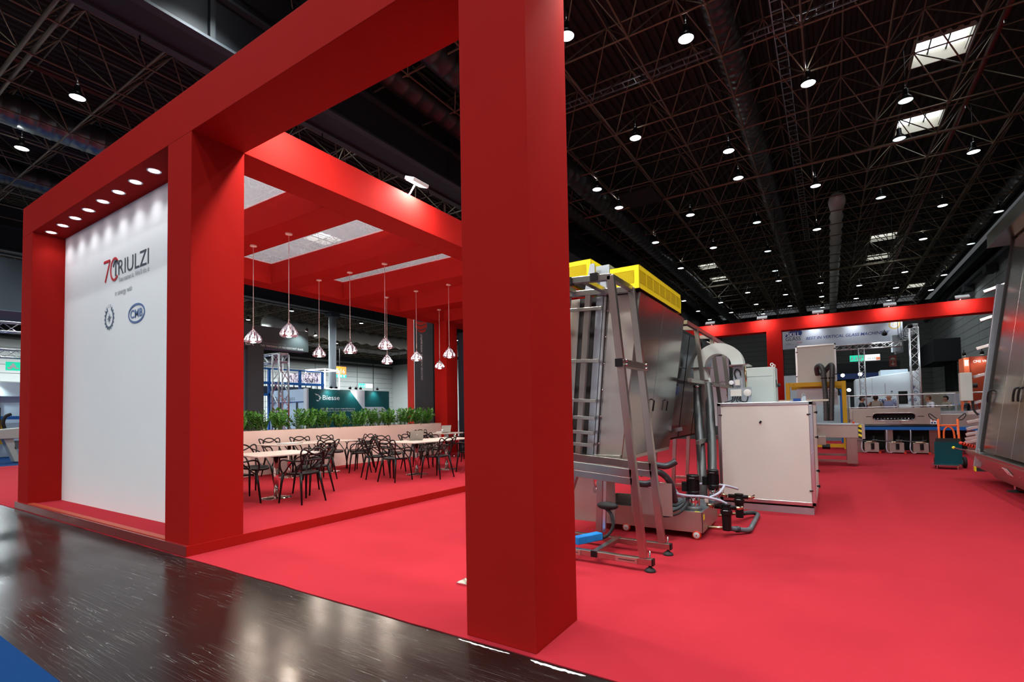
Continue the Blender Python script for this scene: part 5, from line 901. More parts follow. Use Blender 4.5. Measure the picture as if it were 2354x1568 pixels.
t = thing('glass_sheet', (2.15, 14.3, 0.1), 'dark blue-green glass sheet standing on the orange trolley', 'glass sheet'); MB().prism([(1.91, 14.28, 0.092), (2.37, 14.28, 0.092), (2.385, 14.36, 0.575), (1.925, 14.36, 0.575)], (0, 0.012, 0)).build('pane', 'teal_glass', t, bevel=0.002)
t = thing('door_wedge', (2.55, 13.95, 0), 'black and yellow rubber wedge on the carpet beside the trolley', 'wedge'); MB().prism([(2.50, 13.9, 0.0), (2.70, 13.9, 0.0), (2.70, 13.9, 0.03), (2.50, 13.9, 0.085)], (0, 0.12, 0)).build('block', 'black_rubber', t); B(2.495, 13.895, 0.0, 2.515, 14.02, 0.09).build('stripe', 'label_yellow', t)
# ================================================================ RIGHT EDGE MACHINE
rm = thing('processing_machine', (2.8, 9.0, 0), 'huge polished steel machine leaning back at the right edge of the picture', 'machine')
rx = lambda z: 2.06+0.1505*z
ys = [11.42, 10.62, 9.82, 9.02, 8.22, 7.42, 6.6]
for k, (a, b) in enumerate(zip(ys, ys[1:])):
    d = MB().prism([(rx(0.60), a, 0.60), (rx(0.60)+0.02, a, 0.60), (rx(4.10)+0.02, a, 4.10), (rx(4.10), a, 4.10)], (0, b-a+0.006, 0)).build('door', 'polished', rm, bevel=0.003)
    yh = a-0.12 if k % 2 == 0 else a-0.70
    if k < 4: MB().tube(smoothpts([(rx(1.62)-0.005, yh, 1.62), (rx(1.62)-0.05, yh, 1.60), (rx(1.5)-0.05, yh+0.02, 1.50), (rx(1.42)-0.04, yh+0.03, 1.42)], 4), 0.014, 8).build('handle', 'black_plastic', d, smooth=True)
MB().prism([(rx(0.58)-0.02, 11.42, 0.58), (rx(0.58)+0.05, 11.42, 0.58), (rx(4.12)+0.05, 11.42, 4.12), (rx(4.12)-0.02, 11.42, 4.12)], (0, 0.07, 0)).build('rubber_seal', 'black_rubber', rm)
MB().prism([(rx(0.6)+0.03, 6.6, 0.6), (rx(0.6)+0.9, 6.6, 0.6), (rx(4.1)+0.7, 6.6, 4.1), (rx(4.1)+0.03, 6.6, 4.1)], (0, 4.8, 0)).build('body', 'polished', rm)
MB().prism([(2.44, 6.6, 4.13), (3.6, 6.6, 4.13), (3.6, 6.6, 4.42), (2.62, 6.6, 4.42), (2.44, 6.6, 4.36)], (0, 5.25, 0)).build('hood', 'polished', rm, bevel=0.004); B(2.435, 6.6, 4.13, 2.45, 11.86, 4.15).build('hood_lip', 'bright_steel', rm)
# base trough
MB().prism([(2.10, 6.6, 0.50), (2.36, 6.6, 0.12), (3.3, 6.6, 0.12), (3.3, 6.6, 0.58), (2.10, 6.6, 0.54)], (0, 5.1, 0)).build('base_trough', 'stainless', rm, bevel=0.004)
MB().prism([(2.10, 11.7, 0.50), (2.30, 11.7, 0.2), (3.3, 11.7, 0.2), (3.3, 11.7, 0.58), (2.10, 11.7, 0.54)], (0, 0.65, 0)).build('base_trough', 'stainless', rm, bevel=0.004)
B(2.085, 6.6, 0.535, 2.13, 12.35, 0.56).build('ledge', 'bright_steel', rm, bevel=0.004); B(2.12, 11.45, 0.56, 2.26, 11.62, 0.62).build('strip_shoe', 'galvanised', rm)
for y in (10.9, 8.4, 7.0): MB().lathe([(0.0, 0.0), (0.11, 0.0), (0.10, 0.012), (0.03, 0.03), (0.018, 0.04)], (2.42, y, 0), n=20).build('foot', 'black_rubber', rm, smooth=True); MB().tube([(2.42, y, 0.03), (2.42, y, 0.14)], 0.02, 10).build('foot_screw', 'bright_steel', rm)
npz = MB().prism([(2.125, 10.17, 0.445), (2.125, 9.93, 0.445), (2.19, 9.93, 0.345), (2.19, 10.17, 0.345)], (-0.004, 0, -0.003)).build('name_plate', 'print_white', rm)
for k, y in enumerate((10.5, 10.0, 9.5, 8.9, 8.3)): MB().sphere((2.165, y, 0.38), 0.010, 6, 4).build('rivet', 'bright_steel', rm)
# ladder beside it
ld = thing('roller_rack', (2.45, 11.9, 0), 'leaning rack of short steel roller arms behind the right machine', 'rack')
MB().bar((2.14, 11.75, 0.3), (2.56, 11.75, 3.45), 0.10, 0.05, (1, 0, 0)).build('upright', 'galvanised', ld, bevel=0.004)
for k, z in enumerate((3.42, 2.92, 2.42, 1.92, 1.45, 1.28, 1.12, 1.0, 0.90, 0.82, 0.76)):
    x = 2.14+0.133*(z-0.3); MB().bar((x-0.19, 11.85, z-0.05), (x+0.12, 11.72, z+0.04), 0.05, 0.04, (0, 0, 1)).build('roller_arm', 'alu_profile', ld, bevel=0.003)
for k in range(6): MB().tube([(1.96+0.035*k, 11.9, 0.70-0.012*k), (1.96+0.035*k, 11.82, 0.70-0.012*k)], 0.028, 12).build('red_roller', 'wheel_red', ld, smooth=True)
t = thing('switch_box', (2.1, 11.8, 1.5), 'grey switch box with black knob on the roller rack', 'switch box'); B(1.97, 11.72, 1.45, 2.13, 11.86, 1.95).build('case', 'machine_grey', t, bevel=0.01); MB().tube([(2.13, 11.78, 1.72), (2.20, 11.78, 1.72)], 0.045, 10).build('knob', 'black_plastic', t); MB().tube(smoothpts([(2.13, 11.8, 1.46), (2.14, 11.8, 1.3), (2.2, 11.8, 1.2)], 5), 0.018, 8).build('cable', 'black_rubber', t); MB().tube([(2.10, 11.8, 1.6), (2.32, 11.78, 1.6)], 0.015, 6).build('bracket', 'bright_steel', t)
t = thing('yellow_stop', (1.95, 12.3, 0.55), 'yellow lever arm jutting from the right machine base', 'lever'); MB().tube([(1.95, 12.46, 0.575), (2.12, 12.2, 0.54)], 0.014, 8).build('arm', 'bright_steel', t); MB().sphere((1.95, 12.46, 0.575), 0.028, 10, 8).build('tip', 'label_yellow', t, smooth=True)
# ================================================================ BACKGROUND STANDS, LEFT (seen through the lounge)
ps = thing('grey_stand', (-19.2, 12, 0), 'slate grey stand with white lettering about fire resistant glass', 'exhibition stand'); XF = -19.03
B(-19.6, 5.0, 4.144, XF, 13.49, 5.02).build('fascia', 'slate', ps, bevel=0.004); B(-19.6, 10.81, 0, XF, 11.46, 4.144).build('column', 'slate', ps, bevel=0.004); B(-19.55, 10.2, 0, -19.2, 10.81, 4.144).build('side_wall', 'slate_blue', ps)
text('lettering', 'PER', 'print_white', ps, (XF+0.004, 10.55, 4.20), SIDE, width=0.50, height=0.20, bold=0.02); text('lettering', 'THE NEW FRONTIER FOR', 'print_pale', ps, (XF+0.004, 11.316, 4.30), SIDE, width=1.10, height=0.075); text('lettering', 'THE TEMPERING OF FIRE RESISTANT GLASS.', 'print_white', ps, (XF+0.004, 11.316, 4.195), SIDE, width=1.93, height=0.075, bold=0.01)
def small_spot(loc, aim, label, e=12, cat='spotlight', color=(0.85, 1.0, 0.97), mtl='spot_glow', r=0.07):
    t = thing('spotlight', loc, label, cat, 'small spotlights on far stands'); a = Vector(aim).normalized(); p = Vector(loc)
    MB().lathe([(0.0, -0.12), (r*0.7, -0.12), (r, 0.0)], p, a, 12).build('can', 'lamp_black', t, smooth=True); MB().lathe([(0.0, 0.002), (r*0.9, 0.002)], p, a, 12).build('lens', mtl, t)
    MB().tube([p-a*0.1, p-a*0.1+Vector((0, 0, 0.12))], 0.012, 5).build('bracket', 'lamp_black', t)
    if e: light('spot_light', 'SPOT', p+a*0.02, t, e, color, aim=a, spot=1.9, blend=0.8, soft=0.06)
small_spot((-18.55, 13.05, 4.97), (-0.5, -0.1, -1), 'bright spotlight over the slate grey fascia', 70); small_spot((-18.7, 13.6, 4.86), (0.3, 0, -1), 'spotlight at the right end of the slate grey fascia', 8)
# Mappi-style upright sign
ms = thing('upright_sign', (-13.7, 14.7, 0), 'tall dark upright sign with a red striped ball and white vertical lettering', 'sign'); B(-13.82, 14.21, 0, -13.5, 15.30, 5.4).build('sign_body', 'slate', ms); B(-13.82, 14.17, 0, -13.5, 14.21, 5.4).build('red_edge', 'red_stand', ms); B(-13.51, 14.207, 0, -13.497, 14.217, 5.4).build('light_strip', 'sign_white', ms); B(-13.7, 15.30, 0, -13.52, 15.42, 5.4).build('dark_edge', 'black_rubber', ms)
text('lettering', 'DISCOVER MORE ON ', 'print_white', ms, (-13.496, 14.68, 2.725), (math.pi/2, -math.pi/2, math.pi/2), width=1.02, height=0.10); text('lettering', 'WWW.MAPPI.IT', 'print_white', ms, (-13.496, 14.68, 3.80), (math.pi/2, -math.pi/2, math.pi/2), width=0.73, height=0.11, bold=0.02)
bc = Vector((-13.495, 14.61, 4.93)); MB().lathe([(0.0, 0), (0.34, 0), (0.34, 0.002), (0.0, 0.002)], bc, (1, 0, 0), 36).build('ball_emblem', 'red_stand', ms)
for k in range(3):
    P = [bc+Vector((0.004, -0.33+0.66*i/12, 0.20-0.17*k-0.10*math.sin(math.pi*i/12)+0.12*(i/12-0.5))) for i in range(13)]; P = [p for p in P if (p-bc).length < 0.335]
    if len(P) > 2: MB().tube(P, 0.022, 5).build('ball_stripe', 'slate', ms)
# Biesse corner
bs = thing('teal_stand', (-26.4, 21.5, 0), 'teal and lilac stand wall with white lettering beyond the plants', 'exhibition stand'); XB = -26.2
B(-26.5, 18.56, 0, XB, 25.02, 3.0).build('wall', 'teal', bs); B(-26.5, 18.45, 0, XB+0.002, 18.57, 3.02).build('corner_strip', 'white_gloss', bs)
MB().prism([(XB, 21.6, 2.998), (XB, 22.82, 2.998), (XB, 22.82, 1.80), (XB, 22.66, 1.80)], (0.006, 0, 0)).build('lilac_wedge', 'lilac', bs); MB().prism([(XB, 22.82, 1.90), (XB, 24.45, 1.90), (XB, 24.75, 1.70), (XB, 24.75, 0.2), (XB, 22.66, 0.2)], (0.005, 0, 0)).build('lilac_panel', 'lilac', bs)
text('lettering', 'Biesse', 'print_white', bs, (XB+0.004, 19.548, 2.345), SIDE, width=1.25, height=0.285); text('lettering', 'We simplify your manufacturing', 'print_white', bs, (XB+0.004, 19.40, 1.76), SIDE, width=2.62, height=0.12); text('lettering', 'needs to empower your business', 'print_white', bs, (XB+0.004, 19.55, 1.62), SIDE, width=2.45, height=0.12)
def biesse_mark(o, parent, mtl, ax, s=1.0):
    # folded ribbon mark: three facets
    f = (lambda u, v: (o[0]+0.006, o[1]+u*s, o[2]+v*s)) if ax == 'x' else (lambda u, v: (o[0]+u*s, o[1]-0.006, o[2]+v*s))
    e = (0.003, 0, 0) if ax == 'x' else (0, -0.003, 0)
    for poly in ([(0, 0.48), (0.11, 0.37), (0.33, 0.37), (0.22, 0.42)], [(0.33, 0.37), (0.47, 0.22), (0.33, 0.06), (0.30, 0.17), (0.36, 0.22), (0.24, 0.33)], [(0.09, 0.08), (0.33, 0.06), (0.25, 0.0), (0.17, 0.0)]): MB().prism([f(u, v) for u, v in poly], e).build('ribbon_mark', mtl, parent)
biesse_mark((XB, 18.98, 2.25), bs, 'print_white', 'x')
ws = thing('white_stand', (-28.3, 18.6, 0), 'white stand wall with pale lettering left of the teal wall', 'exhibition stand'); YW = 18.55
B(-30.35, YW, 0, -26.5, YW+0.3, 3.0).build('wall', 'pale_blue', ws); biesse_mark((-30.06, YW, 2.30), ws, 'print_blue', 'y', 0.8); text('lettering', 'BiesseGlass', 'print_steel', ws, (-29.58, YW-0.004, 2.345), FRONT, width=2.09, height=0.27)
for (a, b, c, d) in ((-30.33, 2.20, -26.35, 2.26), (-29.02, 0, -28.90, 2.2), (-27.38, 0, -27.22, 2.2), (-26.42, 0, -26.35, 2.2)): B(a, YW-0.02, b, c, YW, d).build('dark_frame', 'motor_blue' if b > 1 else 'navy', ws)
for k, (y, e) in enumerate(((19.88, 40), (20.25, 0), (21.32, 0), (21.8, 60), (22.17, 0), (23.6, 40))): small_spot((-25.85, y, 3.06), (-0.5, 0, -1), 'spotlight above the teal wall, %s from the left' % ('first', 'second', 'third', 'fourth', 'fifth', 'last')[k], e, color=(0.8, 1, 0.97), r=0.10)
t = thing('white_stand', (-24, 27, 0), 'small bright white stand right of the teal wall', 'exhibition stand'); B(-25.5, 26.0, 2.15, -23.0, 28.2, 2.35).build('canopy', 'white_gloss', t); B(-25.4, 28.0, 0, -23.1, 28.1, 2.15).build('back_wall', 'pale_blue', t); small_spot((-24.2, 26.2, 2.45), (0, 0.6, -1), 'glaring spotlight on the small white stand', 60)
t = thing('blue_doorway', (-22.5, 27.0, 0), 'pale blue doorway frame behind the plants', 'doorway'); B(-22.6, 25.95, 0, -22.2, 26.15, 2.6).build('jamb', 'pale_blue', t); B(-22.2, 26.0, 2.4, -21.2, 26.15, 2.6).build('lintel', 'pale_blue', t); B(-22.2, 26.1, 0, -21.2, 26.12, 2.4).build('panel', 'print_white', t)
# aluminium truss elements
def truss(p0, p1, w_, parent, step=None, name='truss'):
    p0, p1 = Vector(p0), Vector(p1); d = (p1-p0); L = d.length; d.normalize(); u, v = perp(d); step = step or w_*1.1; C4 = [u*w_/2+v*w_/2, -u*w_/2+v*w_/2, -u*w_/2-v*w_/2, u*w_/2-v*w_/2]
    for c in C4: MB().tube([p0+c, p1+c], w_*0.085, 6).build('chord', 'aluminium', parent, smooth=True)
    m = MB(); n = max(2, int(L/step))
    for k in range(n):
        a, b = L*k/n, L*(k+1)/n
        for i in range(4):
            c1, c2 = C4[i], C4[(i+1) % 4]
            if k % 2: c1, c2 = c2, c1
            m.tube([p0+d*a+c1, p0+d*b+c2], w_*0.045, 4, cap=False)
    for k in (0, n):
        for i in range(4): m.tube([p0+d*L*k/n+C4[i], p0+d*L*k/n+C4[(i+1) % 4]], w_*0.05, 4)
    tag(m.build('lacing', 'aluminium', parent), kind='stuff')
t = thing('truss_tower', (-21.9, 14, 0), 'aluminium lattice truss tower in front of the white stand wall', 'truss'); truss((-21.87, 14, 0), (-21.87, 14, 4.3), 0.5, t); truss((-26, 14, 4.15), (-21.6, 14, 4.15), 0.4, t)
# blue steel stand with screens, neon cube
rk = thing('blue_steel_deck', (-30.2, 20, 0), 'dark blue two storey steel stand with bright screens', 'exhibition stand')
B(-30.3, 16.5, 3.45, -30.0, 22.52, 3.60).build('deck_beam', 'paint_blue', rk); B(-30.3, 16.5, 4.40, -30.1, 22.52, 4.48).build('top_rail', 'paint_blue', rk); B(-30.3, 16.5, 2.7, -30.1, 22.5, 2.85).build('deck_beam', 'paint_blue', rk)
for y in (17.0, 18.45, 20.65, 22.42): B(-30.25, y, 0, -30.1, y+0.14, 4.45).build('post', 'paint_blue', rk)
for k in range(10): B(-30.35, 18.1+k*0.45, 2.9, -30.3, 18.15+k*0.45, 3.45).build('baluster', 'navy', rk)
B(-31.5, 16.5, 2.9, -31.4, 22.5, 3.4).build('dark_shelf', 'navy', rk); B(-30.4, 19.45, 3.66, -30.36, 19.9, 4.25).build('screen', 'sign_white', rk); B(-30.4, 19.9, 3.66, -30.36, 21.1, 4.25).build('screen', 'screen', rk); B(-30.4, 21.2, 3.66, -30.36, 22.40, 4.33).build('screen', 'screen', rk); text('screen_lettering', 'sse', 'print_black', rk, (-30.35, 21.25, 3.70), SIDE, width=0.78, height=0.26); B(-30.4, 22.6, 3.5, -30.36, 22.85, 4.35).build('screen', 'sign_white', rk)
nc = thing('neon_cube', (-29.4, 22.5, 3.0), 'glowing white cube outline above the teal wall', 'light cube'); V8 = [(-30, 21.04, 3.32), (-28.7, 21.8, 3.32), (-30, 23.6, 3.32), (-31.3, 22.8, 3.32)]
q = [Vector((-30, 21.05, 0)), Vector((-30, 22.56, 0)), Vector((-30, 23.81, 0))]
A0, A1, A2 = Vector((-30.5, 21.4, 0)), Vector((-28.9, 21.75, 0)), Vector((-29.5, 23.4, 0)); A3 = A0+A2-A1
for z in (3.22, 4.55):
    for a, b in ((A0, A1), (A1, A2), (A2, A3), (A3, A0)):
        if z < 4 and (a is A3 or a is A0 or b is A3): continue
        MB().tube([a+Vector((0, 0, z)), b+Vector((0, 0, z))], 0.035, 6).build('neon_edge', 'neon', nc)
for a in (A0, A1, A2, A3): MB().tube([a+Vector((0, 0, 3.22)), a+Vector((0, 0, 4.55))], 0.035, 6).build('neon_edge', 'neon', nc)
MB().tube([A1+Vector((0, 0, 2.9)), A1+Vector((0, 0, 3.22))], 0.03, 6).build('stand_post', 'navy', nc)
# hall signs
t = thing('hall_sign', (-60, 48, 6.8), 'orange hall number sign with a green strip on the far wall', 'sign'); B(-60.1, 46.6, 7.32, -60, 48.84, 8.45).build('orange_board', 'sign_orange', t); B(-60.1, 46.6, 6.83, -60, 48.84, 7.30).build('green_board', 'sign_green', t); text('number', '15', 'print_white', t, (-59.98, 46.72, 7.45), SIDE, height=0.66); text('number', '16', 'print_white', t, (-59.98, 47.85, 7.45), SIDE, height=0.66); MB().tube([(-60.05, 47.7, 8.45), (-60.05, 47.7, 13.8)], 0.03, 4).build('hanger', 'lamp_black', t)
for k in range(4): B(-59.98, 46.8+0.5*k, 6.92, -59.97, 47.05+0.5*k, 7.20).build('pictogram', 'print_white', t)
def exit_sign(x, y, z, w_, h, axis, label, full=True, txt=None):
    t = thing('exit_sign', (x, y, z), label, 'sign'); f = (lambda a, b, c, d, nme, mt, q=0.0: B(x-0.04-q, y+a, z+b, x+q, y+c, z+d).build(nme, mt, t)) if axis == 'x' else (lambda a, b, c, d, nme, mt, q=0.0: B(x+a, y-q, z+b, x+c, y+0.04+q, z+d).build(nme, mt, t))
    gw = w_*(0.47 if full else 1.0); f(0, 0, gw, h, 'green_panel', 'sign_green'); 
    if full: f(gw, 0, w_, h, 'white_panel', 'sign_white')
    for k in range(3 if full else 2):
        u = gw*(0.06+k*(0.32 if full else 0.5)); s = gw*(0.22 if full else 0.40)
        f(u+s*0.35, h*0.62, u+s*0.6, h*0.82, 'runner_head', 'print_white', 0.004); f(u+s*0.2, h*0.35, u+s*0.7, h*0.6, 'runner_body', 'print_white', 0.004); f(u, h*0.15, u+s*0.35, h*0.38, 'runner_leg', 'print_white', 0.004); f(u+s*0.6, h*0.2, u+s*0.95, h*0.34, 'runner_leg', 'print_white', 0.004)
    if txt: text('numbers', txt, 'print_black', t, (x+w_*0.60, y-0.006, z+h*0.18), FRONT, width=w_*0.25, height=h*0.32, stretch=False); f(w_*0.87, 0.02, w_*0.995, h*0.5, 'arrow_field', 'sign_orange', 0.004); MB().prism([(x+w_*0.89, y-0.005, z+h*0.25), (x+w_*0.935, y-0.005, z+h*0.42), (x+w_*0.935, y-0.005, z+h*0.08)], (0, -0.003, 0)).build('arrow', 'print_white', t); MB().bar((x+w_*0.93, y-0.006, z+h*0.25), (x+w_*0.98, y-0.006, z+h*0.25), 0.004, h*0.08, (0, 1, 0)).build('arrow_shaft', 'print_white', t)
    return t
exit_sign(-60, 51.18, 5.5, 2.66, 0.6, 'x', 'lit green and white exit sign beyond the teal wall')
exit_sign(-24, 5.12, 3.15, 0.75, 0.30, 'x', 'green emergency exit sign at the left picture edge', full=False)
# ================================================================ BEYOND THE LEFT END OF THE FRAME
t = thing('blue_white_stand', (-26, 5.2, 0), 'white and blue stand seen left of the red frame', 'exhibition stand'); B(-27.2, 3.5, 2.35, -26.9, 7.5, 2.9).build('fascia', 'ice_blue', t); B(-27.3, 3.5, 0, -27.1, 7.5, 2.35).build('rear_wall', 'pale_blue', t); B(-26.9, 4.0, 1.45, -26.85, 7.0, 1.58).build('blue_rail', 'paint_blue', t); B(-26.6, 5.38, 0.6, -26.4, 5.52, 1.9).build('dark_post', 'black_rubber', t); B(-26.95, 5.3, 1.85, -26.9, 5.6, 2.4).build('screen', 'slate', t); B(-26.95, 4.7, 0.4, -26.9, 4.8, 1.5).build('dark_post', 'navy', t); B(-26.96, 5.6, 0.5, -26.9, 5.7, 1.45).build('yellow_post', 'ochre_yellow', t)
small_spot((-26.6, 5.35, 2.95), (-0.3, 0, -1), 'spotlight on the white and blue stand at left', 60); 
t = thing('machine_console', (-23.5, 5.1, 0), 'grey machine console on a curved leg left of the red frame', 'console'); MB().prism([(-22.9, 4.75, 0.80), (-22.9, 5.5, 0.80), (-22.9, 5.5, 1.18), (-22.9, 4.70, 1.10)], (-0.6, 0, 0)).build('head', 'machine_grey', t, bevel=0.02); MB().prism([(-22.95, 4.88, 0.80), (-22.95, 5.12, 0.80), (-22.95, 5.30, 0.02), (-22.95, 5.16, 0.02)], (-0.4, 0, 0)).build('curved_leg', 'machine_grey', t, bevel=0.02); B(-23.3, 5.15, 0.45, -22.95, 5.5, 0.72).build('drive_box', 'slate', t); MB().tube(smoothpts([(-22.95, 4.9, 1.15), (-22.95, 4.86, 1.35), (-22.95, 4.92, 1.55), (-22.95, 5.05, 1.62)], 5), 0.05, 10).build('joystick', 'black_rubber', t, smooth=True)
t = thing('overhead_truss', (-24, 4.5, 4.5), 'horizontal aluminium truss with a blue awning left of the red frame', 'truss'); truss((-23.6, 3.9, 4.55), (-23.6, 9.0, 4.75), 0.32, t); truss((-24.4, 3.9, 3.75), (-24.4, 9.0, 3.8), 0.28, t); MB().prism([(-23.9, 4.25, 4.8), (-23.9, 9, 4.95), (-23.4, 9, 5.25), (-23.4, 4.35, 5.1)], (0, 0, 0.03)).build('awning', 'slate_blue', t)
for y in (4.1, 8.7): MB().tube([(-23.6, y, 4.6), (-23.6, y, 12)], 0.012, 4).build('hanger', 'lamp_black', t)
t = thing('dark_partition', (-33, 6, 0), 'dark grey high partition far behind the left end of the frame', 'partition'); B(-33.2, -2, 6.2, -33, 12, 9.2).build('panel', 'slate', t); 
for y in (0, 5.2, 10): B(-33.15, y, 0, -33.05, y+0.1, 6.2).build('mast', 'slate', t)
small_spot((-32.4, 5.05, 8.4), (-0.8, 0.1, -0.6), 'floodlight against the dark partition at the left edge', 160, r=0.16)
# ================================================================ BACKGROUND RIGHT, BEYOND THE REAR PORTAL
YS = 30.5
bn_ = thing('banner', (0.5, YS, 4.5), 'silver hanging banner with blue glass machinery lettering', 'banner'); B(-2.6, YS, 4.50, 3.12, YS+0.25, 5.56).build('board', 'banner', bn_)
text('lettering', 'BEST IN VERTICAL GLASS MACHINERY', 'print_navy', bn_, (-0.93, YS-0.004, 4.925), FRONT, width=3.55, height=0.15, shear=0.25, bold=0.01)
m = MB(); P = [(-1.88, 5.155), (-1.86, 5.25), (-1.78, 5.36), (-1.62, 5.46), (-1.42, 5.51), (-1.22, 5.49), (-1.10, 5.40), (-1.10, 5.28), (-1.16, 5.18), (-1.22, 5.155)]; m.prism([(x, YS, z) for x, z in P], (0, -0.004, 0)).build('blue_cloud', 'print_navy', bn_)
text('logo_lettering', 'SKILL', 'print_white', bn_, (-1.80, YS-0.006, 5.17), FRONT, width=0.60, height=0.20, bold=0.01); text('logo_lettering', 'GLASS', 'print_black', bn_, (-1.875, YS-0.004, 4.94), FRONT, width=0.70, height=0.19); text('logo_lettering', 'VERTICAL CNC', 'print_steel', bn_, (-1.875, YS-0.004, 4.70), FRONT, width=0.62, height=0.05)
B(-1.88, YS-0.004, 4.775, -1.62, YS, 4.795).build('flag_bar', 'print_steel', bn_); B(-1.37, YS-0.004, 4.80, -1.10, YS, 4.82).build('flag_bar', 'print_red', bn_)
MB().lathe([(0.17, 0), (0.235, 0), (0.235, 0.004), (0.17, 0.004), (0.17, 0)], (2.81, YS-0.001, 5.34), (0, -1, 0), 24).build('laurel', 'print_gold', bn_); text('anniversary_number', '20', 'print_gold', bn_, (2.70, YS-0.004, 5.28), FRONT, width=0.22, height=0.15)
for k, x in enumerate((-0.55, 1.15, 2.95)): small_spot((x, YS-0.45, 5.66), (0, 0.7, -1), 'spotlight washing the silver banner, %s' % ('left', 'middle', 'right')[k], 24, r=0.10, color=(0.9, 0.96, 1))
for x in (-2.2, 2.9): MB().tube([(x, YS+0.1, 5.56), (x, YS+0.1, 13.8)], 0.015, 4).build('hanger', 'lamp_black', bn_)
t = thing('truss_tower', (3.05, 26.5, 0), 'tall aluminium truss tower right of the silver banner', 'truss'); truss((3.06, 26.5, 0), (3.06, 26.5, 4.62), 0.29, t); truss((3.06, 26.5, 4.62), (3.06, 30.2, 4.62), 0.29, t)
t = thing('truss_tower', (1.215, 25.7, 0), 'slimmer truss tower under the silver banner', 'truss'); truss((1.21, 25.7, 0), (1.21, 25.7, 3.82), 0.2, t); truss((0.0, 25.7, 3.90), (2.56, 25.7, 3.90), 0.2, t)
for k, (y, x) in enumerate(((28.6, 2.75), (29.6, 2.95))): t = thing('hanging_panel', (x, y, 3.9), 'white panel hanging edge-on beside the banner, %s one' % ('nearer', 'farther')[k], 'panel'); MB().prism([(x-0.35, y-0.8, 3.75), (x-0.30, y-0.8, 3.75), (x+0.15, y+0.8, 3.95), (x+0.10, y+0.8, 3.95)], (0, 0, 0.75)).build('board', 'machine_white', t); MB().tube([(x, y, 4.5), (x, y, 6)], 0.01, 4).build('hanger', 'lamp_black', t)
ml = thing('milling_machine', (2.1, 27.3, 0), 'big white drilling and milling machine with sloping top', 'machine'); yy = 27.0
MB().prism([(0.98, yy, 0.05), (3.30, yy, 0.05), (3.30, yy, 2.87), (1.0, yy, 2.58)], (0, 1.6, 0)).build('enclosure', 'machine_white', ml, bevel=0.03)
text('lettering', 'DRILLING & MILLING', 'print_navy', ml, (1.83, yy-0.004, 1.555), FRONT, width=1.28, height=0.115, bold=0.02); text('lettering', 'E', 'print_navy', ml, (3.02, yy-0.004, 2.08), FRONT, height=0.13, bold=0.02); text('lettering', 'D', 'print_navy', ml, (3.05, yy-0.004, 1.86), FRONT, height=0.13, bold=0.02)
for (a, b, c, d) in ((2.51, 1.45, 2.82, 1.99), (1.30, 1.48, 1.55, 1.86)): w1 = B(a, yy-0.012, b, c, yy-0.002, d).build('window', 'black_gloss', ml, bevel=0.04); B(a+0.05, yy-0.016, b+0.05, c-0.05, yy-0.012, d-0.06).build('pane', 'dark_glass', w1)
B(1.75, yy-0.004, 0.9, 1.98, yy, 1.45).build('blue_field', 'print_blue', ml); B(1.60, yy-0.004, 0.3, 1.61, yy, 2.6).build('door_seam', 'print_pale', ml); B(2.05, yy-0.004, 1.85, 2.07, yy-0.0, 2.35).build('door_seam', 'print_pale', ml); B(1.05, 26.0, 0.05, 1.55, 27.0, 1.75).build('side_cabinet', 'machine_white', ml); MB().tube([(2.25, yy-0.03, 2.0), (2.32, yy-0.03, 2.0)], 0.02, 6).build('lock', 'black_plastic', ml); B(1.95, yy+0.3, 2.7, 2.9, yy+1.4, 2.95).build('roof_box', 'ice_blue', ml)
small_spot((2.0, 25.4, 4.3), (0, 0.9, -1), 'spotlight on the truss lighting the white milling machine', 130, r=0.10, color=(0.85, 0.95, 1)); small_spot((2.85, 25.6, 4.55), (0, 0.9, -1), 'spotlight at the truss tower head lighting the milling machine', 90, r=0.10, color=(0.85, 0.95, 1))
exit_sign(0.93, 30.0, 3.60, 1.22, 0.30, 'y', 'lit exit sign with hall numbers under the banner', txt='15-13')
t = thing('fire_sign', (2.6, 31.5, 3.2), 'dark red sign with a dome and a downward arrow', 'sign'); B(2.62, 31.5, 3.35, 2.92, 31.54, 3.90).build('board', 'sign_maroon', t); MB().prism([(2.77+0.1*math.cos(math.pi*i/10), 31.498, 3.70+0.1*math.sin(math.pi*i/10)) for i in range(11)], (0, -0.004, 0)).build('dome', 'beige', t); MB().prism([(2.77, 31.498, 3.40), (2.85, 31.498, 3.50), (2.69, 31.498, 3.50)], (0, -0.004, 0)).build('arrow_head', 'beige', t); B(2.755, 31.494, 3.48, 2.785, 31.498, 3.62).build('arrow_shaft', 'beige', t); B(2.63, 31.494, 3.655, 2.91, 31.498, 3.665).build('line', 'beige', t); MB().tube([(2.77, 31.52, 3.9), (2.77, 31.52, 13)], 0.01, 4).build('hanger', 'lamp_black', t)
t = thing('dark_booth', (1.2, 33, 0), 'dark booth with a blue fascia behind the milling machine', 'exhibition stand'); B(-0.2, 33, 2.75, 3.2, 35, 3.75).build('upper_wall', 'wall_dark', t); B(0.2, 32.6, 2.85, 2.3, 33.0, 3.15).build('blue_fascia', 'motor_blue', t); B(-0.2, 33.2, 0, 3.2, 35, 2.75).build('lower_wall', 'wall_charcoal', t)
for k, (x, z) in enumerate(((-1.55, 3.05), (0.65, 3.05), (1.42, 3.07), (0.9, 2.25))): small_spot((x, 32.2, z), (-0.05*x, -1, -0.25), 'starry bright spotlight in the dark booth, %s' % ('far left by the red post', 'left one', 'right one', 'lowest one')[k], 0, r=0.10)
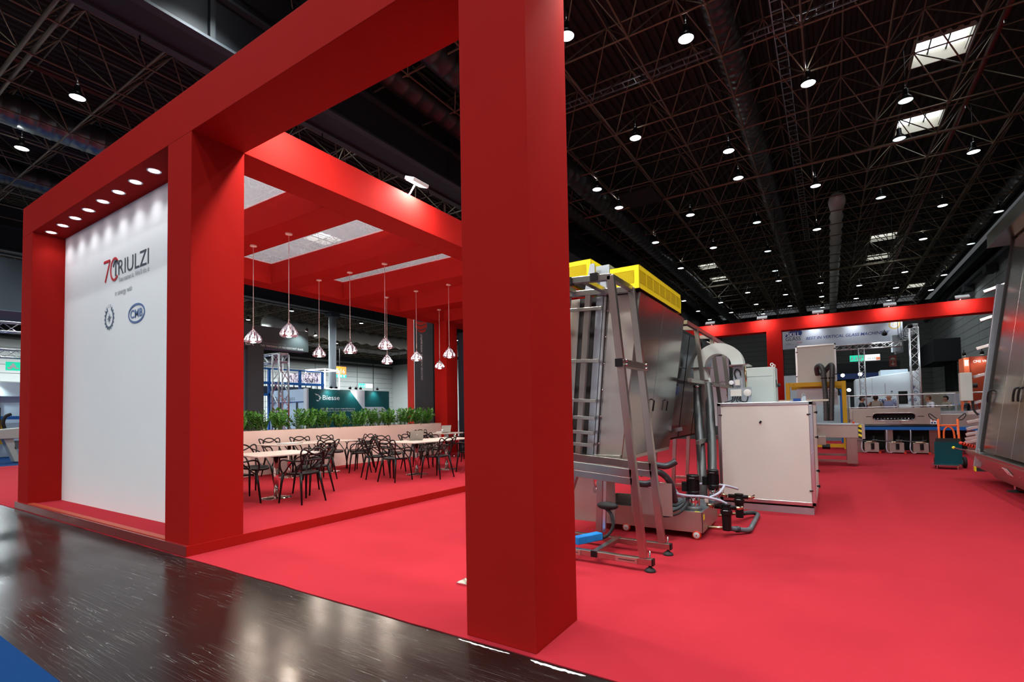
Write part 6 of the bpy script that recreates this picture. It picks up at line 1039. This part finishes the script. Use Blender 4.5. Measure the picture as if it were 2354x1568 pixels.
t = thing('white_partition', (-1.9, 31, 0), 'white partition behind the red post of the rear portal', 'partition'); B(-2.6, 31.0, 0, -0.4, 31.15, 3.1).build('panel', 'machine_white', t); text('lettering', 'VER', 'print_navy', t, (-1.35, 30.99, 1.9), FRONT, height=0.16); B(-0.4, 31.0, 0, 0.9, 31.1, 1.95).build('panel', 'machine_white', t)
t = thing('white_partition', (-3.9, 23.5, 0), 'white poster wall seen through the arched duct', 'partition'); B(-4.6, 24.0, 0.6, -3.75, 24.1, 3.75).build('panel', 'machine_white', t); text('lettering', 'keraglass', 'print_steel', t, (-4.45, 23.99, 2.55), FRONT, width=0.62, height=0.10); B(-4.6, 24.0, 0, -4.5, 24.1, 0.6).build('foot', 'aluminium', t); B(-3.85, 24.0, 0, -3.75, 24.1, 0.6).build('foot', 'aluminium', t); MB().prism([(-3.9, 23.95, 1.95), (-3.7, 23.95, 1.95), (-3.75, 23.95, 2.1)], (0, -0.01, 0)).build('orange_mark', 'orange_paint', t)
# barrier behind the edger
fn = thing('glass_barrier', (2.0, 21, 0), 'clear barrier with grey rails behind the edging machine', 'barrier'); 
for x in (0.52, 1.9, 3.36): B(x, 20.95, 0, x+0.05, 21.0, 1.75).build('post', 'aluminium', fn)
MB().tube([(0.5, 20.97, 1.74), (3.40, 20.97, 1.74)], 0.018, 8).build('rail', 'aluminium', fn); MB().tube([(0.5, 20.97, 1.33), (3.40, 20.97, 1.36)], 0.014, 8).build('rail', 'aluminium', fn)
for (a, b) in ((0.57, 1.9), (1.95, 3.36)): B(a, 20.97, 0.1, b, 20.976, 1.30).build('pane', 'clear_pane', fn)
t = thing('beige_partition', (5.2, 29.2, 0), 'low beige partition right of the milling machine', 'partition'); B(3.6, 29.0, 0, 6.2, 29.1, 1.95).build('panel', 'beige', t); B(4.4, 28.98, 1.35, 4.85, 29.0, 1.85).build('poster', 'lilac', t)
os_ = thing('orange_stand', (4.8, 26.3, 0), 'orange tower stand with white emblem and lettering at far right', 'exhibition stand'); B(4.5, 26.0, 0, 4.66, 26.9, 3.21).build('tower', 'orange_stand', os_); B(4.66, 26.05, 0, 5.35, 26.9, 3.24).build('wing', 'orange_dark', os_); 
for k in range(3): B(4.525+k*0.04, 25.995, 2.88, 4.55+k*0.04, 26.0, 3.08).build('emblem_bar', 'print_white', os_)
B(4.52, 25.995, 3.08, 4.645, 26.0, 3.11).build('emblem_bar', 'print_white', os_); text('lettering', 'CMS VM', 'print_white', os_, (4.78, 26.045, 3.0), FRONT, width=0.42, height=0.09); B(4.60, 25.9, 1.62, 4.64, 26.0, 1.67).build('red_knob', 'wheel_red', os_)
small_spot((4.48, 25.8, 3.28), (0, 0.3, -1), 'spotlight on the orange tower, left one', 20); small_spot((5.0, 25.8, 3.30), (0, 0.3, -1), 'spotlight on the orange tower, right one', 20)
t = thing('bottle_counter', (3.6, 20.0, 0), 'counter with clear bottles behind the trolley', 'counter'); B(3.05, 19.6, 0, 4.6, 20.2, 1.18).build('body', 'pale_blue', t)
for k in range(9): x = 3.15+k*0.13; t = thing('water_bottle', (x, 19.8, 1.18), 'clear water bottle in the row on the far counter', 'bottle', 'clear bottles on the counter'); MB().lathe([(0.0, 0.0), (0.035, 0.0), (0.036, 0.13), (0.014, 0.18), (0.014, 0.21), (0.0, 0.212)], (x, 19.8, 1.18), n=12).build('flask', 'clear_pane', t, smooth=True); MB().lathe([(0.016, 0.2), (0.016, 0.22), (0.0, 0.222)], (x, 19.8, 1.18), n=10).build('cap', 'plastic_blue', t)
# ================================================================ PEOPLE
def person(x, y, face, h, shirt, trouser, hair, label, lean=0.0, arms='down', hairstyle='short'):
    t = thing('person', (0, 0, 0), label, 'person'); s = h/1.78
    J = {'pel': (0, 0, 0.95), 'wai': (0.0, 0, 1.10), 'che': (0.03*lean, 0, 1.32), 'sho': (0.05*lean, 0, 1.46), 'nek': (0.07*lean, 0, 1.53), 'hed': (0.09*lean, 0, 1.62), 'top': (0.10*lean, 0, 1.70)}
    V = []; E = []; R = []
    def v(p, r, par=None):
        V.append(tuple(c*s for c in p)); R.append(r*s)
        if par is not None: E.append((par, len(V)-1))
        return len(V)-1
    p = v(J['pel'], 0.155); wv = v(J['wai'], 0.14, p); c = v(J['che'], 0.165, wv); sh = v(J['sho'], 0.11, c); nk = v(J['nek'], 0.058, sh); hd = v(J['hed'], 0.082, nk); v(J['top'], 0.075, hd)
    for sd in (-1, 1):
        a = v((0.04*lean, sd*0.19, 1.43), 0.068, sh)
        if arms == 'down': e = v((0.02, sd*0.235, 1.17), 0.048, a); wr_ = v((0.08, sd*0.22, 0.93), 0.034, e); v((0.10, sd*0.215, 0.84), 0.03, wr_)
        elif arms == 'wave' and sd < 0: e = v((0.16, sd*0.28, 1.25), 0.048, a); wr_ = v((0.34, sd*0.24, 1.42), 0.034, e); v((0.40, sd*0.23, 1.50), 0.03, wr_)
        else: e = v((0.05, sd*0.25, 1.18), 0.048, a); wr_ = v((0.26, sd*0.16, 1.10), 0.034, e); v((0.34, sd*0.13, 1.11), 0.03, wr_)
        hp = v((0, sd*0.10, 0.88), 0.095, p); kn = v((0.02, sd*0.11, 0.49), 0.062, hp); an = v((0.0, sd*0.115, 0.09), 0.042, kn); v((0.12, sd*0.12, 0.04), 0.036, an)
    me = bpy.data.meshes.new('b'); me.from_pydata(V, E, []); o = bpy.data.objects.new('b', me); COL.objects.link(o); sk = o.modifiers.new('s', 'SKIN')
    for i, q in enumerate(me.skin_vertices[0].data): q.radius = (R[i], R[i]*(0.78 if i in (p, wv, c) else 1.0)) if False else (R[i], R[i]); q.use_root = (i == 0)
    sb = o.modifiers.new('d', 'SUBSURF'); sb.levels = 2; dg = bpy.context.evaluated_depsgraph_get(); bm_ = bpy.data.meshes.new_from_object(o.evaluated_get(dg)); bpy.data.objects.remove(o)
    for mt in ('skin', shirt, trouser, 'black_plastic'): bm_.materials.append(MAT[mt])
    for vv in bm_.vertices:
        if vv.co.z > 0.9*s and vv.co.z < 1.5*s: vv.co.x = vv.co.x*0.80
    for pg in bm_.polygons:
        z = pg.center.z/s; hand = (abs(pg.center.y) > 0.16*s and (z < 0.93 or pg.center.x > 0.24*s)) or pg.center.x > 0.27*s
        pg.material_index = 3 if z < 0.09 else (0 if (z > 1.505 or (hand and z > 0.75)) else (2 if z < 0.98 else 1)); pg.use_smooth = True
    b = bpy.data.objects.new('body', bm_); link(b, t)
    hx = J['hed'][0]*s; hz = 1.645*s
    hm = MB(); hm.sphere((hx-0.012*s, 0, hz+0.02*s), 0.098*s, 14, 10, (1.0, 0.86, 1.12)); hm2 = MB(); keep = [f for f in hm.f if not (sum(hm.v[i][0] for i in f)/len(f) > hx+0.028*s and sum(hm.v[i][2] for i in f)/len(f) < hz+0.055*s) and sum(hm.v[i][2] for i in f)/len(f) > hz-(0.06 if hairstyle == 'short' else 0.12)*s]
    hm.f = keep; hm.mi = [0]*len(keep)
    if hairstyle != 'bald': hm.build('hair', hair, t, smooth=True)
    for sd in (-1, 1): MB().sphere((hx+0.005*s, sd*0.085*s, hz-0.01*s), 0.026*s, 8, 6, (0.8, 0.45, 1.2)).build('ear', 'skin', t, smooth=True); MB().sphere((hx+0.078*s, sd*0.032*s, hz+0.002*s), 0.012*s, 8, 6).build('eye', 'hair_dark', t, smooth=True)
    MB().sphere((hx+0.088*s, 0, hz-0.025*s), 0.018*s, 8, 6, (1, 0.7, 1.2)).build('nose', 'skin', t, smooth=True); MB().sphere((hx+0.078*s, 0, hz-0.062*s), 0.02*s, 8, 5, (0.5, 1.1, 0.3)).build('mouth', 'print_red', t, smooth=True)
    t.location = (x, y, 0); t.rotation_euler = (0, 0, math.radians(face)); return t
person(1.06, 24.0, -10, 1.80, 'cloth_navy', 'cloth_trouser', 'hair_dark', 'person in a dark shirt gesturing with one hand behind the edging machine', 0.4, 'wave')
person(1.52, 24.0, 95, 1.83, 'cloth_taupe', 'cloth_trouser', 'hair_dark', 'person in a taupe jacket seen from behind beside the white machine', 0.2)
person(1.93, 24.0, 80, 1.86, 'cloth_blue', 'cloth_trouser', 'hair_brown', 'broad person in a blue shirt with very short hair seen from behind', 0.3, 'down', 'bald')
person(3.2, 24.0, 190, 1.76, 'cloth_white', 'cloth_trouser', 'hair_red', 'person with reddish hair in a white checked shirt facing left', 1.2, 'fold')
person(3.72, 24.6, 200, 1.74, 'cloth_taupe', 'cloth_trouser', 'hair_dark', 'person in brown standing behind the clear barrier end', 0.5, 'fold')
person(4.25, 24.3, 170, 1.68, 'cloth_black', 'cloth_trouser', 'hair_brown', 'person in black before the orange tower stand', 0.6, 'fold', 'long')
bpy.context.view_layer.update()
